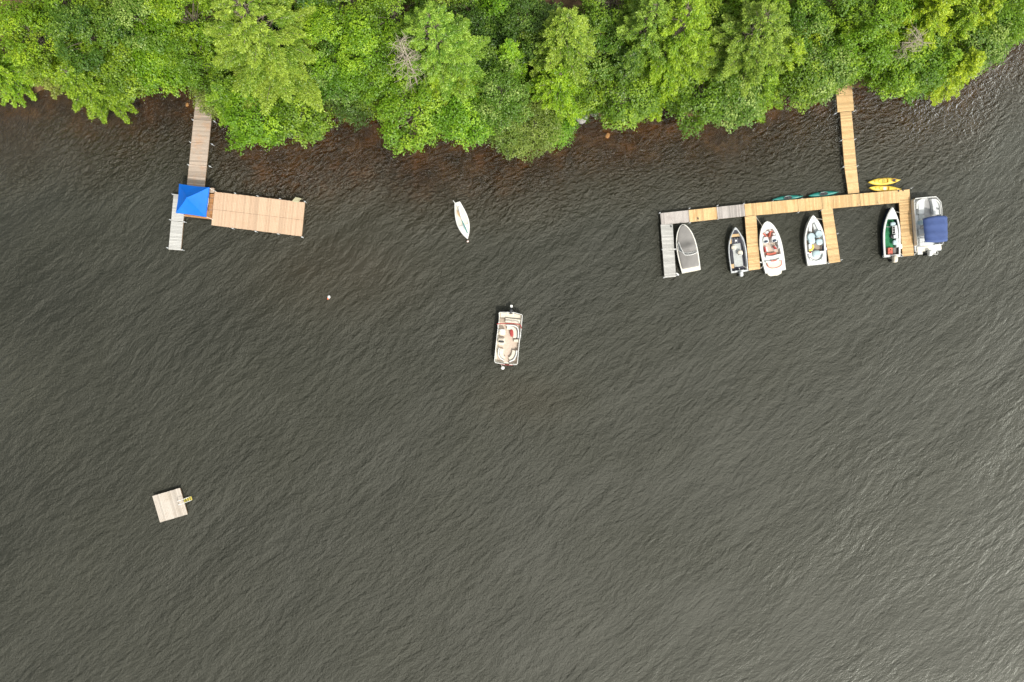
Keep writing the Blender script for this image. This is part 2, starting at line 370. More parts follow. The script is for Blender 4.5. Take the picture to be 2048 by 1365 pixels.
# left dock
d1 = thing('wooden_dock', 'weathered brown dock with blue canopy, wide tan deck and pale side arm', 'dock', (0, 0, 0))
wl = [(396.5, 150), (392, 193), (387, 240), (382.5, 285), (378, 330), (373.6, 372)]
wr = [(431, 150), (426.7, 193), (422.3, 242), (417.8, 287), (413.3, 332), (408.7, 375)]
for i in range(5):
    section(d1, [wl[i], wr[i], (wl[i+1][0], wl[i+1][1]-.4), (wr[i+1][0], wr[i+1][1]-.4)], M['brown_wood'], bw=.145)
section(d1, [(373.6, 373), (373, 384.5), (428.8, 376.5), (428, 386)], M['brown_wood'], z=.52, bw=.2)
section(d1, [(372.5, 385.5), (428, 388.5), (367.5, 433), (423.5, 439.5)], M['orange_shaded_wood'], bw=.16, seam=.5)  # planks below the canopy, coloured as already shaded
for k in range(5):
    a, b_ = k/5, (k+1)/5 - .001
    section(d1, [lerp((429.2, 384), (610, 405.4), a), lerp((422.8, 450.8), (603.5, 473.3), a), lerp((429.2, 384), (610, 405.4), b_), lerp((422.8, 450.8), (603.5, 473.3), b_)], M['tan_wood'], z=.56, bw=.15, gap=.009, seam=.52)
section(d1, [(347.2, 388.5), (371, 390.5), (342.4, 442), (366.4, 443.5)], M['white_wood'], bw=.15)
section(d1, [(342.3, 442.6), (366.3, 444.2), (336.9, 499.5), (361.3, 501.3)], M['white_wood'], bw=.15)
for p in [(390, 193), (385.5, 240), (381, 285), (376.5, 330), (428.5, 243), (424, 289), (419.5, 333), (345.5, 389), (340.5, 440), (335, 496), (368, 444), (363.5, 500), (470, 387), (515, 392.5), (560, 398), (465, 457), (511, 463), (556, 468), (609.5, 403.5), (604, 474.5)]:
    post(d1, *p, top=.72)
# boarding steps beside the wide deck (top right)
mb = MB(); A = P(586, 402.5, .6); B = P(598, 404.5, .6); C = P(590, 395, .75); D = P(600, 397, .75)
for t in (0, .45, .9):
    p = lerp(A, C, t); q_ = lerp(B, D, t); a = math.atan2(q_[1]-p[1], q_[0]-p[0])
    mb.box(((p[0]+q_[0])/2, (p[1]+q_[1])/2, .66-t*.1), (.6, .16, .04), a, .5)
for (p, q_) in ((A, C), (B, D)):
    mb.tube([(*p, .75), (*q_, .6), (q_[0], q_[1]+.1, -.5)], .03)
mb.build('boarding_steps', M['lichen'], d1)

# canopy tent
cz = 2.25
cc = [P(358, 368, cz), P(417.7, 375.1, cz), P(410.8, 434, cz), P(351.5, 426, cz)]
cx = sum(p[0] for p in cc)/4; cy = sum(p[1] for p in cc)/4
tent = thing('canopy_tent', 'bright blue square pop-up canopy standing on the dock', 'canopy', (cx, cy, .52))
mb = MB(); pk = (0, 0, cz+1.15-.52); ring = []; low = []
cl = [(p[0]-cx, p[1]-cy) for p in cc]
for i in range(4):
    a, b_ = cl[i], cl[(i+1) % 4]
    for k in range(8):
        t_ = k/8; sag = math.sin(math.pi*t_)*.05; p = lerp(a, b_, t_)
        ring.append((p[0]*(1-sag*.5), p[1]*(1-sag*.5), cz-.52-sag)); low.append((p[0]*(1-sag*.5)*1.005, p[1]*(1-sag*.5)*1.005, cz-.72-sag+.02*(k % 2)))
rings = [low, ring]
for s_ in (.75, .5, .25, .04):
    rings.append([(p[0]*s_, p[1]*s_, p[2]+(pk[2]-p[2])*(1-s_)-.07*math.sin(math.pi*s_)) for p in ring])
mb.loft(rings, cap1=True); mb.build('canopy_roof', M['tent_blue'], tent)
for p in cl:
    MB().tube([(p[0]*.97, p[1]*.97, 0), (p[0]*.97, p[1]*.97, cz-.53)], .025, 6).build('leg', M['white'], tent)
mb = MB()
for i in range(4):
    a, b_ = cl[i], cl[(i+1) % 4]
    mb.tube([(a[0]*.96, a[1]*.96, cz-.62), ((a[0]+b_[0])*.48, (a[1]+b_[1])*.48, cz-.9), (b_[0]*.96, b_[1]*.96, cz-.62)], .015, 5)
    mb.tube([(a[0]*.96, a[1]*.96, cz-.60), (0, 0, pk[2]-.1)], .015, 5)
mb.build('roof_frame', M['white'], tent)
tag(MB().tube([(*P(419, 376, 1.8), 1.8), (*P(430, 383, .6), .6)], .018, 5).build('guy_line', M['white']), 'white strap from the blue canopy corner down to the tan deck', 'strap')

# right dock
d2 = thing('wooden_dock', 'yellow timber dock with four fingers for moored boats', 'dock', (0, 0, 0))
Y_ = M['yellow_wood']; G_ = M['grey_wood']; W_ = M['white_wood']
section(d2, [(1670, 150), (1702, 148), (1672.8, 188), (1705, 186)], Y_)
section(d2, [(1672.8, 188.5), (1705, 186.5), (1675.3, 225), (1708.3, 221.5)], Y_)
wl = [(1680.4, 225.4), (1684.8, 280), (1689, 334), (1696.5, 388.5)]; wr = [(1703.2, 223), (1708, 278), (1713, 332), (1718.5, 386.2)]
for i in range(3): section(d2, [wl[i], wr[i], (wl[i+1][0], wl[i+1][1]-.4), (wr[i+1][0], wr[i+1][1]-.4)], Y_)
def topy(x): return float(np.interp(x, [1320.5, 1489, 1694.7, 1819], [426.9, 408.6, 389.8, 379.2]))
def boty(x): return topy(x)+(24.6 if x > 1489 else 24.0)+(-1 if x < 1325 else 0)
for (a, b_, m_) in [(1320.5, 1377, G_), (1377.4, 1433, Y_), (1433.4, 1488.5, G_), (1489, 1542, Y_), (1542.4, 1595, Y_), (1595.4, 1643, Y_), (1643.4, 1666, Y_), (1666.4, 1719, Y_), (1719.4, 1760, Y_), (1760.4, 1797.8, Y_)]:
    section(d2, [(a, topy(a)), (a+2.2, boty(a)), (b_, topy(b_)), (b_+2.2, boty(b_))], m_, bw=.13)
def finger(tl, tr, bl, br, cuts, m_):
    c = [0]+cuts+[1]
    for i in range(len(c)-1):
        section(d2, [lerp(tl, bl, c[i]), lerp(tr, br, c[i]), lerp(tl, bl, c[i+1]-.003), lerp(tr, br, c[i+1]-.003)], m_, bw=.13)
finger((1321.3, 450), (1345.3, 449), (1329.3, 556.5), (1352, 554.4), [.5], W_)
finger((1489.8, 434), (1512.3, 431.5), (1497.9, 541.9), (1520.6, 539), [.5], Y_)
finger((1642.4, 419.5), (1665, 417), (1658.5, 527.6), (1680.9, 524.3), [.48, .75], Y_)
finger((1796.4, 381.5), (1819, 379.2), (1805, 514), (1828, 512), [.16, .36, .7], Y_)
for p in [(1672, 227), (1709.5, 222), (1683, 281), (1710, 279), (1687.5, 334), (1715, 332), (1379, 417), (1380, 445.5), (1435, 411.5), (1436.5, 438), (1319.5, 426), (1325, 499), (1328, 555.5), (1349.5, 499), (1353.5, 551), (1488, 407.5), (1545, 403), (1603, 397.8), (1597, 425), (1520.8, 488), (1522, 536), (1496, 541), (1675, 467.5), (1683, 520), (1657.5, 527), (1756, 407), (1823, 376.5), (1821.5, 428), (1824.5, 458), (1829.5, 508), (1803.5, 513), (1716, 411), (1643, 421)]:
    post(d2, *p, top=.74)
for (x, y) in [(1396, 437.5), (1342, 453), (1806, 381), (1797, 382)]:
    p = P(x, y, .55); MB().box((*p, .56), (.09, .2, .06), .3).build('cleat', M['dark'], d2)

# ------------------------------------------------------------------ swim raft
rc_ = P(340, 1010.8, .4); raft = thing('swim_raft', 'square grey plank swimming raft floating in open water', 'raft', (*rc_, 0), R(16.3))
mb = MB(); W2 = 2.84; H2 = 2.72; nb = 19
for i in range(nb):
    x0 = -W2/2+W2*i/nb; mb.box((x0+W2/nb/2, random.uniform(-.01, .01), .40), (W2/nb-.012, H2, .045), 0, random.random())
mb.build('deck', M['raft_wood'], raft)
mb = MB()
for y in (-1.3, 0, 1.3): mb.box((0, y, .29), (2.74, .06, .17))
for x in (-1.36, 1.36): mb.box((x, 0, .28), (.06, 2.6, .18))
mb.build('frame', M['beam'], raft)
for x in (-.9, .9):
    mb = MB(); mb.tube([(x, -1.2, .05), (x, 1.2, .05)], .2, 12); mb.build('float', M['dark'], raft)
mb = MB()
for y in (.28, -.06):
    pass
lx = 1.4
for y in (-.16, .22): mb.tube([(lx-.55, y, .44), (lx-.3, y, .95), (lx, y, .9), (lx+.2, y, .5), (lx+.85, y, -.5)], .028, 6)
mb.build('handrail', M['white'], raft)
lad = MB(); 
for k, x in enumerate((.1, .28, .46, .62)): lad.box((lx+x, .03, .34-k*.1), (.14, .36, .04), 0, .4+.2*(k % 2))
lad.build('ladder_steps', M['moss'], raft)

# ------------------------------------------------------------------ boats
class Boat:
    def __init__(s, name, label, cat, bow, stern, zr=.75, group=None):
        a = P(*bow, zr); b = P(*stern, zr*.8); s.L = math.dist(a, b); s.yaw = math.atan2(a[1]-b[1], a[0]-b[0])-math.pi/2
        s.o = ((a[0]+b[0])/2, (a[1]+b[1])/2)
        s.root = thing(name, label, cat, (*s.o, 0), s.yaw, group)
    def loc(s, px, py, z):
        x, y = P(px, py, z); x -= s.o[0]; y -= s.o[1]; c, q = math.cos(-s.yaw), math.sin(-s.yaw)
        return (x*c-y*q, x*q+y*c)
    def w(s, t, W, st=.88, t0=.38, p=2.0, q=1.0):
        if t < t0: return W/2*(st+(1-st)*math.sin(t/t0*math.pi/2))
        return W/2*max(0, 1-((t-t0)/(1-t0))**p)**q
    def hull(s, W, mat, zs=(.62, .85), g=.1, floor=.22, deck_t=.78, tr_t=.05, prof={}, rimmat=None, fl_mat=None, fl_name='cockpit_floor', coam=.0):
        s.W = W; s.prof = prof; s.zs = zs; n_ = 44; ts = [0, .004, tr_t-.004, tr_t]+[tr_t+(deck_t-tr_t)*i/22 for i in range(1, 23)]+[deck_t+.006]
        ts += [deck_t+.006+(1-deck_t-.006)*(1-(1-i/14)**1.7) for i in range(1, 15)]
        outer = []; L = s.L; fl = []
        for t in ts:
            hw = max(s.w(t, W, **prof), .004); y = (t-.5)*L; z = s.zat(t); inn = max(hw-g, .002)
            solid = t <= tr_t-.003 or t > deck_t+.003
            fz = z-.012 if solid else floor
            cam_ = .03 if t > deck_t else 0
            fi = inn if solid else max(inn-.04, .002)
            kz = -.28+.35*max(0, (t-.6)/.4)**2
            outer.append([(-inn, y, z), (-hw, y, z-.03), (-hw*1.0, y, z-.08), (-hw*(.86 if t < .9 else .7), y, .02), (0, y, kz), (hw*(.86 if t < .9 else .7), y, .02), (hw, y, z-.08), (hw, y, z-.03), (inn, y, z), (fi, y, fz+cam_*0), (0, y, fz+cam_), (-fi, y, fz)])
            if tr_t <= t <= deck_t: fl.append([(-fi+.01, y, floor+.008), (fi-.01, y, floor+.008)])
        mb = MB(); mb.loft(outer, True, True); h = mb.build('hull', mat, s.root)
        if fl_mat:
            mb = MB(); mb.loft(fl, closed=False); mb.build(fl_name, fl_mat, s.root)
        return h
    def zat(s, t): return s.zs[0]+(s.zs[1]-s.zs[0])*max(0, t)**2
    def rim(s, mat, r=.03, name='rub_rail'):
        pts = []
        for i in range(41):
            t = i/40; pts.append((-max(s.w(t, s.W, **s.prof), 0)-.005, (t-.5)*s.L, s.zat(t)-.04))
        pts += [(-p[0], p[1], p[2]) for p in reversed(pts[:-1])]
        MB().tube(pts, r, 5).build(name, mat, s.root)
    def deck(s, t0, t1, mat, name='foredeck', z=.014, g=.05, holes=None):
        mb = MB(); rows = []
        for i in range(17):
            t = t0+(t1-t0)*i/16; hw = max(s.w(t, s.W, **s.prof)-g, .003); y = (t-.5)*s.L; zz = s.zat(t)+z
            rows.append([(-hw, y, zz), (-hw*.5, y, zz+.035), (0, y, zz+.05), (hw*.5, y, zz+.035), (hw, y, zz)])
        und = [[(p[0], p[1], p[2]-.03) for p in r] for r in rows]
        mb.loft([r+list(reversed(u)) for r, u in zip(rows, und)], True, True); return mb.build(name, mat, s.root, smooth=False)
    def box(s, name, mat, px, py, w, l, z0, z1, rz=0, bevel=.03, taper=1.0, parent=None):
        x, y = s.loc(px, py, z1)
        return MB().box((x, y, (z0+z1)/2), (w, l, z1-z0), rz, taper=taper).build(name, mat, parent or s.root, bevel=bevel)
    def poly(s, name, mat, pts, z0, z1, inset=.03, parent=None):
        return MB().prism([s.loc(a, b, z1) for a, b in pts], z0, z1, inset=inset).build(name, mat, parent or s.root)
    def ell(s, name, mat, px, py, r, z, p=.7, rz=0, parent=None):
        x, y = s.loc(px, py, z); return MB().ell((x, y, z), r, 18, 10, rz, p).build(name, mat, parent or s.root, smooth=True)
    def path(s, pts, z, n=5):
        q = [s.loc(a, b, z) for a, b in pts]; out = []
        for i in range(len(q)-1):
            p0, p1, p2, p3 = q[max(i-1, 0)], q[i], q[i+1], q[min(i+2, len(q)-1)]
            for k in range(n):
                t = k/n; out.append(tuple(.5*(2*p1[j]+(p2[j]-p0[j])*t+(2*p0[j]-5*p1[j]+4*p2[j]-p3[j])*t*t+(3*p1[j]-p0[j]-3*p2[j]+p3[j])*t**3) for j in (0, 1)))
        return out+[q[-1]]
    def sweep(s, name, mat, pts, wd, z0, z1, parent=None):
        return MB().sweep(s.path(pts, z1), wd, z0, z1).build(name, mat, parent or s.root)
    def line(s, name, mat, pts, r, n=5, parent=None):
        q = [(*s.loc(a, b, z), z) for a, b, z in pts]
        return MB().tube(q, r, n).build(name, mat, parent or s.root)
    def outboard(s, y, mat, x=0, size=1.0, legmat=None, sgn=-1, zc=.95):
        e = bpy.data.objects.new('outboard_motor', None); COL.objects.link(e); e.parent = s.root; e.location = (x, y, 0)
        k = size
        MB().ell((0, sgn*.18*k, zc), (.17*k, .27*k, .2*k), 16, 10, 0, .65).build('cowl', mat, e, smooth=True)
        mb = MB(); mb.box((0, sgn*.2*k, zc-.22), (.2*k, .3*k, .1)); mb.box((0, sgn*.22*k, .3), (.12*k, .2*k, .9)); mb.build('midsection', legmat or M['dark'], e, bevel=.02)
        MB().box((0, sgn*.0, zc-.32), (.3*k, .12, .3)).build('bracket', M['dark'], e, bevel=.01)
        return e
def C2(x, y): return (1300+x/6.825, 380+y/6.825)
def C3(x, y): return (1440+x/6.825, 380+y/6.825)
def C4(x, y): return (1580+x/7.583, 370+y/7.583)
def C5(x, y): return (1730+x/7.183, 340+y/7.183)
def C6(x, y): return (960+x/8.533, 590+y/8.533)
def C7(x, y): return (880+x/11.38, 380+y/11.38)
ROUND = dict(st=.90, t0=.40, p=2.3, q=.62); VEE = dict(st=.90, t0=.42, p=2.1, q=.90); SHARP = dict(st=.93, t0=.42, p=2.1, q=.92)
BG = 'motorboats moored at the yellow dock'

# covered runabout
b = Boat('motorboat', 'cream runabout under a grey cloth cover beside the pale end finger', 'boat', C2(440, 475), C2(560, 1118), group=BG)
b.hull(2.0, M['gel_cream'], zs=(.75, .95), tr_t=.11, prof=ROUND, fl_mat=M['floor_grey']); b.rim(M['white'], .03)
rows = []; 
for i in range(31):
    t_ = .085+(.985-.085)*i/30; hw = max(b.w(t_, b.W, **b.prof)-.085, .01); y = (t_-.5)*b.L
    if i == 0: hw *= .93
    ridge = math.exp(-((t_-.50)/.10)**2)*.38 + .18*math.exp(-((t_-.25)/.2)**2) + .10*math.exp(-((t_-.75)/.15)**2)
    rows.append([(hw*u, y, b.zat(t_)+.03+ridge*(1-u*u)**.8*(1+.05*math.sin(9*t_*u))) for u in [k/7-1 for k in range(15)]])
und = [[(p[0], p[1], p[2]-.025) for p in r] for r in rows]
MB().loft([r+list(reversed(u)) for r, u in zip(rows, und)], True, True).build('cloth_cover', M['cover_grey'], b.root, smooth=True)
e = bpy.data.objects.new('windshield', None); COL.objects.link(e); e.parent = b.root
top = [(*C2(392, 712), 1.12), (*C2(420, 790), 1.38), (*C2(470, 888), 1.42), (*C2(520, 893), 1.42), (*C2(580, 884), 1.40), (*C2(642, 856), 1.30)]
bot = [(*C2(378, 745), 1.0), (*C2(392, 830), 1.0), (*C2(455, 862), 1.15), (*C2(520, 862), 1.2), (*C2(580, 852), 1.15), (*C2(632, 838), 1.0)]
b.line('windshield_frame', M['white'], top, .028, parent=e); b.line('windshield_frame', M['white'], bot, .02, parent=e)
for q in (0, 2, 3, 4, 5): b.line('windshield_frame', M['white'], [top[q], bot[q]], .022, parent=e)
T = [(*b.loc(*p[:2], p[2]), p[2]) for p in top]; Bq = [(*b.loc(*p[:2], p[2]), p[2]) for p in bot]
MB().loft([T, Bq], closed=False).build('glass', M['glass'], e)

# aluminium fishing boat
b = Boat('fishing_boat', 'open aluminium fishing boat with two white seats and grey floor', 'boat', C2(1163, 512), C2(1225, 1122), group=BG)
b.hull(1.74, M['alu_paint'], zs=(.62, .85), g=.07, floor=.28, deck_t=.94, tr_t=.035, prof=SHARP, fl_mat=M['dark_carpet']); b.rim(M['alu'], .022)
b.poly('floor_panel', M['floor_lightgrey'], [C2(1120, 745), C2(1232, 725), C2(1275, 1040), C2(1155, 1055)], .29, .31)
b.poly('bow_platform', M['tan'], [C2(1112, 610), C2(1205, 598), C2(1240, 632), C2(1108, 645)], .3, .5)
b.poly('bow_deck', M['dark_carpet'], [C2(1163, 530), C2(1130, 585), C2(1118, 606), C2(1225, 590), C2(1205, 558)], .3, .62)
b.poly('side_locker', M['tan'], [C2(1085, 672), C2(1112, 672), C2(1115, 735), C2(1085, 740)], .3, .5)
b.poly('side_locker', M['tan'], [C2(1105, 1015), C2(1145, 1010), C2(1150, 1068), C2(1112, 1072)], .3, .5)
b.poly('centre_box', M['dark_carpet'], [C2(1115, 665), C2(1245, 655), C2(1250, 722), C2(1125, 732)], .3, .5)
for q in ((1118, 662, 1122, 730), (1158, 658, 1162, 728), (1192, 656, 1196, 724)):
    b.line('box_trim', M['alu'], [(*C2(q[0], q[1]), .51), (*C2(q[2], q[3]), .51)], .012)
b.poly('side_tray', M['dark'], [C2(1098, 852), C2(1118, 850), C2(1134, 990), C2(1112, 992)], .3, .45)
for q in ((1143, 793), (1232, 862)):
    s_ = bpy.data.objects.new('seat', None); COL.objects.link(s_); s_.parent = b.root
    b.ell('cushion', M['seat_cream'], *C2(*q), (.25, .25, .10), .66, parent=s_); x, y = b.loc(*C2(*q), .76)
    MB().box((x, y-.20, .78), (.36, .07, .2)).build('backrest', M['seat_white'], s_, bevel=.04)
    MB().tube([(x, y, .3), (x, y, .64)], .035).build('pedestal', M['alu'], s_)
b.ell('hatch_knob', M['white'], *C2(1172, 694), (.09, .09, .04), .54)
b.line('gunwale_trim', M['alu'], [(*C2(1222, 590), .74), (*C2(1275, 670), .7), (*C2(1300, 800), .68), (*C2(1330, 1040), .66)], .05)
b.box('motor_well', M['seat_white'], *C2(1222, 1106), .95, .13, .45, .68)
b.outboard(-b.L/2-.02, M['alu_paint'], size=1.05)
b.line('tiller_line', M['white'], [(*C2(1225, 1090), .8), (*C2(1215, 1066), .95)], .02)

# red and white bowrider
b = Boat('motorboat', 'white bowrider with coral red seats and a stern swim platform', 'boat', C3(630, 437), C3(752, 1120), group=BG)
b.hull(2.18, M['gel'], zs=(.78, .98), g=.27, floor=.42, deck_t=.84, tr_t=.33, prof=ROUND, fl_mat=M['floor_beige']); b.rim(M['white'], .03)
b.poly('swim_platform', M['gel_cream'], [C3(640, 1110), C3(655, 1158), C3(690, 1178), C3(790, 1168), C3(838, 1142), C3(850, 1085)], .25, .42)
b.poly('engine_hatch', M['seat_cream'], [C3(640, 1000), C3(835, 960), C3(850, 1030), C3(820, 1060), C3(720, 1080), C3(665, 1060)], .6, .93, .06)
b.line('red_trim', M['coral'], [(*C3(640, 1005), .94), (*C3(655, 1045), .95), (*C3(690, 1068), .95), (*C3(740, 1070), .95), (*C3(800, 1055), .95), (*C3(838, 1025), .95), (*C3(840, 960), .94)], .035)
b.sweep('stern_backrest', M['gel'], [C3(625, 980), C3(700, 985), C3(770, 968), C3(825, 940)], .16, .6, 1.0)
b.sweep('stern_backrest_trim', M['coral'], [C3(700, 972), C3(740, 970), C3(775, 960)], .12, .96, 1.03)
b.sweep('rear_bench', M['coral'], [C3(640, 882), C3(700, 885), C3(768, 868)], .30, .4, .72)
b.sweep('rear_bench_back', M['seat_white'], [C3(628, 910), C3(700, 918), C3(790, 895)], .26, .4, .92)
for pts, nm in (([C3(612, 780), C3(622, 825), C3(628, 850)], 'bucket_seat'), ([C3(740, 770), C3(760, 795), C3(775, 800)], 'bucket_seat')):
    s_ = bpy.data.objects.new(nm, None); COL.objects.link(s_); s_.parent = b.root
    b.sweep('cushion', M['seat_white'], [lerp(p, (1545, 498), .08) for p in pts], .36, .4, .72, parent=s_)
    b.sweep('backrest', M['red'], pts, .17, .5, .98, parent=s_)
b.sweep('side_bolster', M['seat_white'], [C3(792, 720), C3(805, 760), C3(802, 800)], .12, .5, .9)
for x, y in ((625, 695), (742, 680)):
    b.poly('console', M['seat_white'], [C3(x-38, y-10), C3(x-28, y-48), C3(x+26, y-52), C3(x+44, y-6), C3(x+36, y+30), C3(x-30, y+34)], .4, .98)
    b.ell('windscreen', M['gel_blue'], *C3(x+4, y+14), (.19, .09, .10), 1.02, rz=.15)
b.line('steering_column', M['alu'], [(*C3(688, 700), .75), (*C3(700, 790), .75)], .02)
b.line('steering_wheel', M['dark'], [(*C3(740+18*math.cos(a), 722+14*math.sin(a)), .98) for a in [k*math.pi/6 for k in range(13)]], .02)
for pts in ([C3(590, 600), C3(612, 605), C3(632, 640)], [C3(715, 565), C3(690, 580), C3(680, 635)]):
    b.sweep('bow_bolster', M['coral'], pts, .11, .5, 1.0)
for pts in ([C3(600, 590), C3(590, 640)], [C3(740, 590), C3(748, 645)]):
    b.sweep('bow_cushion', M['seat_white'], pts, .30, .36, .80)
b.ell('bow_hatch', M['alu_paint'], *C3(640, 580), (.16, .12, .04), 1.0)

# white open boat with light blue seats
b = Boat('motorboat', 'white open boat with pale blue round seats and yellow cushion', 'boat', C4(342, 467), C4(408, 1212), group=BG)
b.hull(2.0, M['gel'], zs=(.68, .92), g=.14, floor=.30, deck_t=.955, tr_t=.27, prof=VEE, fl_mat=M['floor_taupe']); b.rim(M['white'], .03)
b.poly('bow_seat', M['seat_white'], [C4(335, 505), C4(300, 570), C4(285, 700), C4(330, 715), C4(330, 590), C4(370, 560), C4(430, 690), C4(480, 680), C4(430, 560), C4(380, 510)], .32, .78)
b.poly('bow_cushion', M['seat_white'], [C4(345, 600), C4(385, 575), C4(440, 700), C4(380, 715)], .3, .60)
for (x, y, r) in ((325, 785, .33), (440, 745, .30)):
    b.poly('console', M['lightblue'], [C4(x+55*math.cos(a)*r/.33, y+58*math.sin(a)*r/.33) for a in [k*math.pi/7 for k in range(14)]], .3, .95, .05)
b.line('windscreen_frame', M['dark'], [(*C4(275, 790), 1.1), (*C4(285, 750), 1.2), (*C4(325, 728), 1.25), (*C4(365, 735), 1.2), (*C4(382, 765), 1.1)], .014)
b.line('windscreen_frame', M['dark'], [(*C4(380, 745), 1.1), (*C4(405, 785), 1.15), (*C4(440, 790), 1.2), (*C4(485, 770), 1.1)], .014)
for (x, y) in ((442, 868), (330, 850)):
    s_ = bpy.data.objects.new('seat', None); COL.objects.link(s_); s_.parent = b.root
    b.ell('cushion', M['lightblue'], *C4(x, y), (.33, .30, .12), .68, parent=s_); xx, yy = b.loc(*C4(x, y), .7)
    MB().tube([(xx, yy, .3), (xx, yy, .6)], .05).build('pedestal', M['alu'], s_)
b.poly('side_bench', M['seat_white'], [C4(285, 900), C4(335, 890), C4(345, 1000), C4(290, 1010)], .3, .7)
b.sweep('yellow_cushion', M['yellow'], [C4(345, 910), C4(355, 950), C4(330, 985), C4(290, 998)], .17, .68, .76)
b.box('storage_bin', M['dark'], *C4(385, 815), .20, .26, .3, .55); b.box('red_bag', M['red'], *C4(308, 1030), .2, .12, .6, .70)
b.ell('stern_seat', M['lightblue'], *C4(395, 1050), (.42, .36, .2), .66)
b.sweep('stern_backrest', M['seat_white'], [C4(290, 1060), C4(320, 1130), C4(400, 1160), C4(480, 1125), C4(510, 1050)], .16, .6, .86)
for q in ((300, 1105, 335, 1112), (345, 1150, 370, 1125), (470, 1095, 505, 1082), (465, 1115, 490, 1135)):
    b.line('grab_rail', M['cover_grey'], [(*C4(q[0], q[1]), .90), (*C4(q[2], q[3]), .90)], .025)
b.sweep('side_rail_pad', M['gel_blue'], [C4(500, 920), C4(506, 1010)], .05, .5, .72)

# green floored boat
b = Boat('fishing_boat', 'dark hulled boat with green carpet floor and white foredeck', 'boat', C5(380, 537), C5(388, 1252), group=BG)
b.hull(1.68, M['gel_blue'], zs=(.66, .9), g=.03, floor=.26, deck_t=.80, tr_t=.04, prof=SHARP, fl_mat=M['floor_green']); b.rim(M['white'], .03)
rl = []; rr = []
for i in range(33):
    t_ = i/40; hw = b.w(t_, b.W, **b.prof); rl.append((-(hw-.065), (t_-.5)*b.L))
mb = MB()
for sg in (-1, 1):
    mb.loft([[(sg*-(p[0]-.06), p[1], b.zat(i/40)+.022), (sg*-(p[0]+.075), p[1], b.zat(i/40)+.022), (sg*-(p[0]+.075), p[1], b.zat(i/40)-.10), (sg*-(p[0]-.03), p[1], b.zat(i/40)-.10)] for i, p in enumerate(rl)], True, True)
mb.build('gunwale', M['gel'], b.root)
b.deck(.755, .995, M['seat_white'], z=.025, g=.01); 
b.poly('stern_deck', M['gel'], [C5(280, 1225), C5(500, 1215), C5(502, 1248), C5(282, 1254)], .3, .68, .01)
b.poly('rear_floor', M['cover_grey'], [C5(305, 1120), C5(330, 1120), C5(330, 1222), C5(305, 1222)], .27, .34)
b.poly('rear_floor', M['cover_grey'], [C5(405, 1120), C5(475, 1115), C5(478, 1215), C5(405, 1220)], .27, .34)
b.poly('console', M['alu_paint'], [C5(425, 800), C5(462, 795), C5(482, 930), C5(440, 935)], .3, .82)
b.box('dash', M['dark'], *C5(413, 865), .15, .75, .4, .78)
for k in range(4): b.line('windscreen_frame', M['white'], [(*C5(395, 815+k*34), 1.0), (*C5(432, 813+k*34), .95)], .014)
b.line('windscreen_frame', M['white'], [(*C5(395, 812), 1.0), (*C5(395, 920), 1.0)], .016); b.line('windscreen_frame', M['white'], [(*C5(434, 810), .95), (*C5(434, 918), .95)], .016)
b.ell('seat', M['lightblue'], *C5(400, 780), (.26, .20, .13), .62); b.poly('seat_box', M['alu_paint'], [C5(410, 940), C5(485, 930), C5(480, 980), C5(415, 985)], .3, .62)
b.ell('seat', M['lightblue'], *C5(425, 1045), (.20, .24, .13), .62); b.poly('side_locker', M['alu_paint'], [C5(448, 985), C5(490, 980), C5(490, 1110), C5(452, 1115)], .3, .66)
b.ell('shade_lump', M['dark'], *C5(390, 958), (.2, .2, .12), .4)  # dark lump added to paint the shade left of the seats
b.line('front_bench', M['floor_grey'], [(*C5(300, 820), .5), (*C5(380, 820), .5)], .03)
b.outboard(-b.L/2, M['seat_cream'], x=.08, size=1.35)
tk = b.loc(*C5(367, 1165), .6); c_, s_ = math.cos(b.yaw), math.sin(b.yaw)
tank = thing('fuel_tank', 'red fuel tank box in the stern of the green floored boat', 'fuel tank', (b.o[0]+tk[0]*c_-tk[1]*s_, b.o[1]+tk[0]*s_+tk[1]*c_, .28), b.yaw)
MB().box((0, .17, .17), (.48, .30, .30)).build('tank', M['coral'], tank, bevel=.04)
MB().box((0, -.18, .16), (.48, .34, .28)).build('tank', M['coral'], tank, bevel=.04)
MB().tube([(0, .1, .32), (0, .1, .38)], .05, 10).build('cap', M['dark'], tank)

# pontoon boats
def pontoon(b, W, deckmat, tubemat, rail, zd=.55, sgn=1):
    L = b.L
    for x in (-W*.36, W*.36):
        mb = MB(); mb.tube([(x, -L/2+.15, .12), (x, L/2-.7, .12)], .29, 14)
        mb.tube([(x, L/2-.7, .12), (x, L/2-.35, .14), (x, L/2-.05, .26)], .29, 14, r1=.06); mb.build('pontoon_tube', tubemat, b.root, smooth=True)
    MB().box((0, 0, zd-.05), (W, L, .1)).build('deck', deckmat, b.root, bevel=.02)
def fence(b, pts, z0, z1, mat, railmat, name='side_panel'):
    q = [b.loc(*p, z1) for p in pts]; mb = MB(); mb.sweep(q, .035, z0, z1-.02); mb.build(name, mat, b.root)
    MB().tube([(*p, z1) for p in q], .03, 6).build('rail', railmat, b.root)
b = Boat('pontoon_boat', 'white pontoon boat with raised navy blue bimini top', 'boat', C5(888, 402), C5(922, 1165), .9, group=BG)
pontoon(b, 2.62, M['alu_paint'], M['alu'], None)
b.poly('floor_carpet', M['floor_grey'], [C5(770, 425), C5(1060, 425), C5(1080, 1050), C5(800, 1060)], .552, .56, 0)
fence(b, [C5(755, 1085), C5(740, 900), C5(715, 600), C5(705, 440), C5(725, 412), C5(880, 395), C5(1020, 385), C5(1040, 405), C5(1090, 460), C5(1105, 560), C5(1105, 640), C5(1115, 850), C5(1128, 1040), C5(1110, 1072), C5(1000, 1078)], .6, 1.12, M['gel'], M['white'])
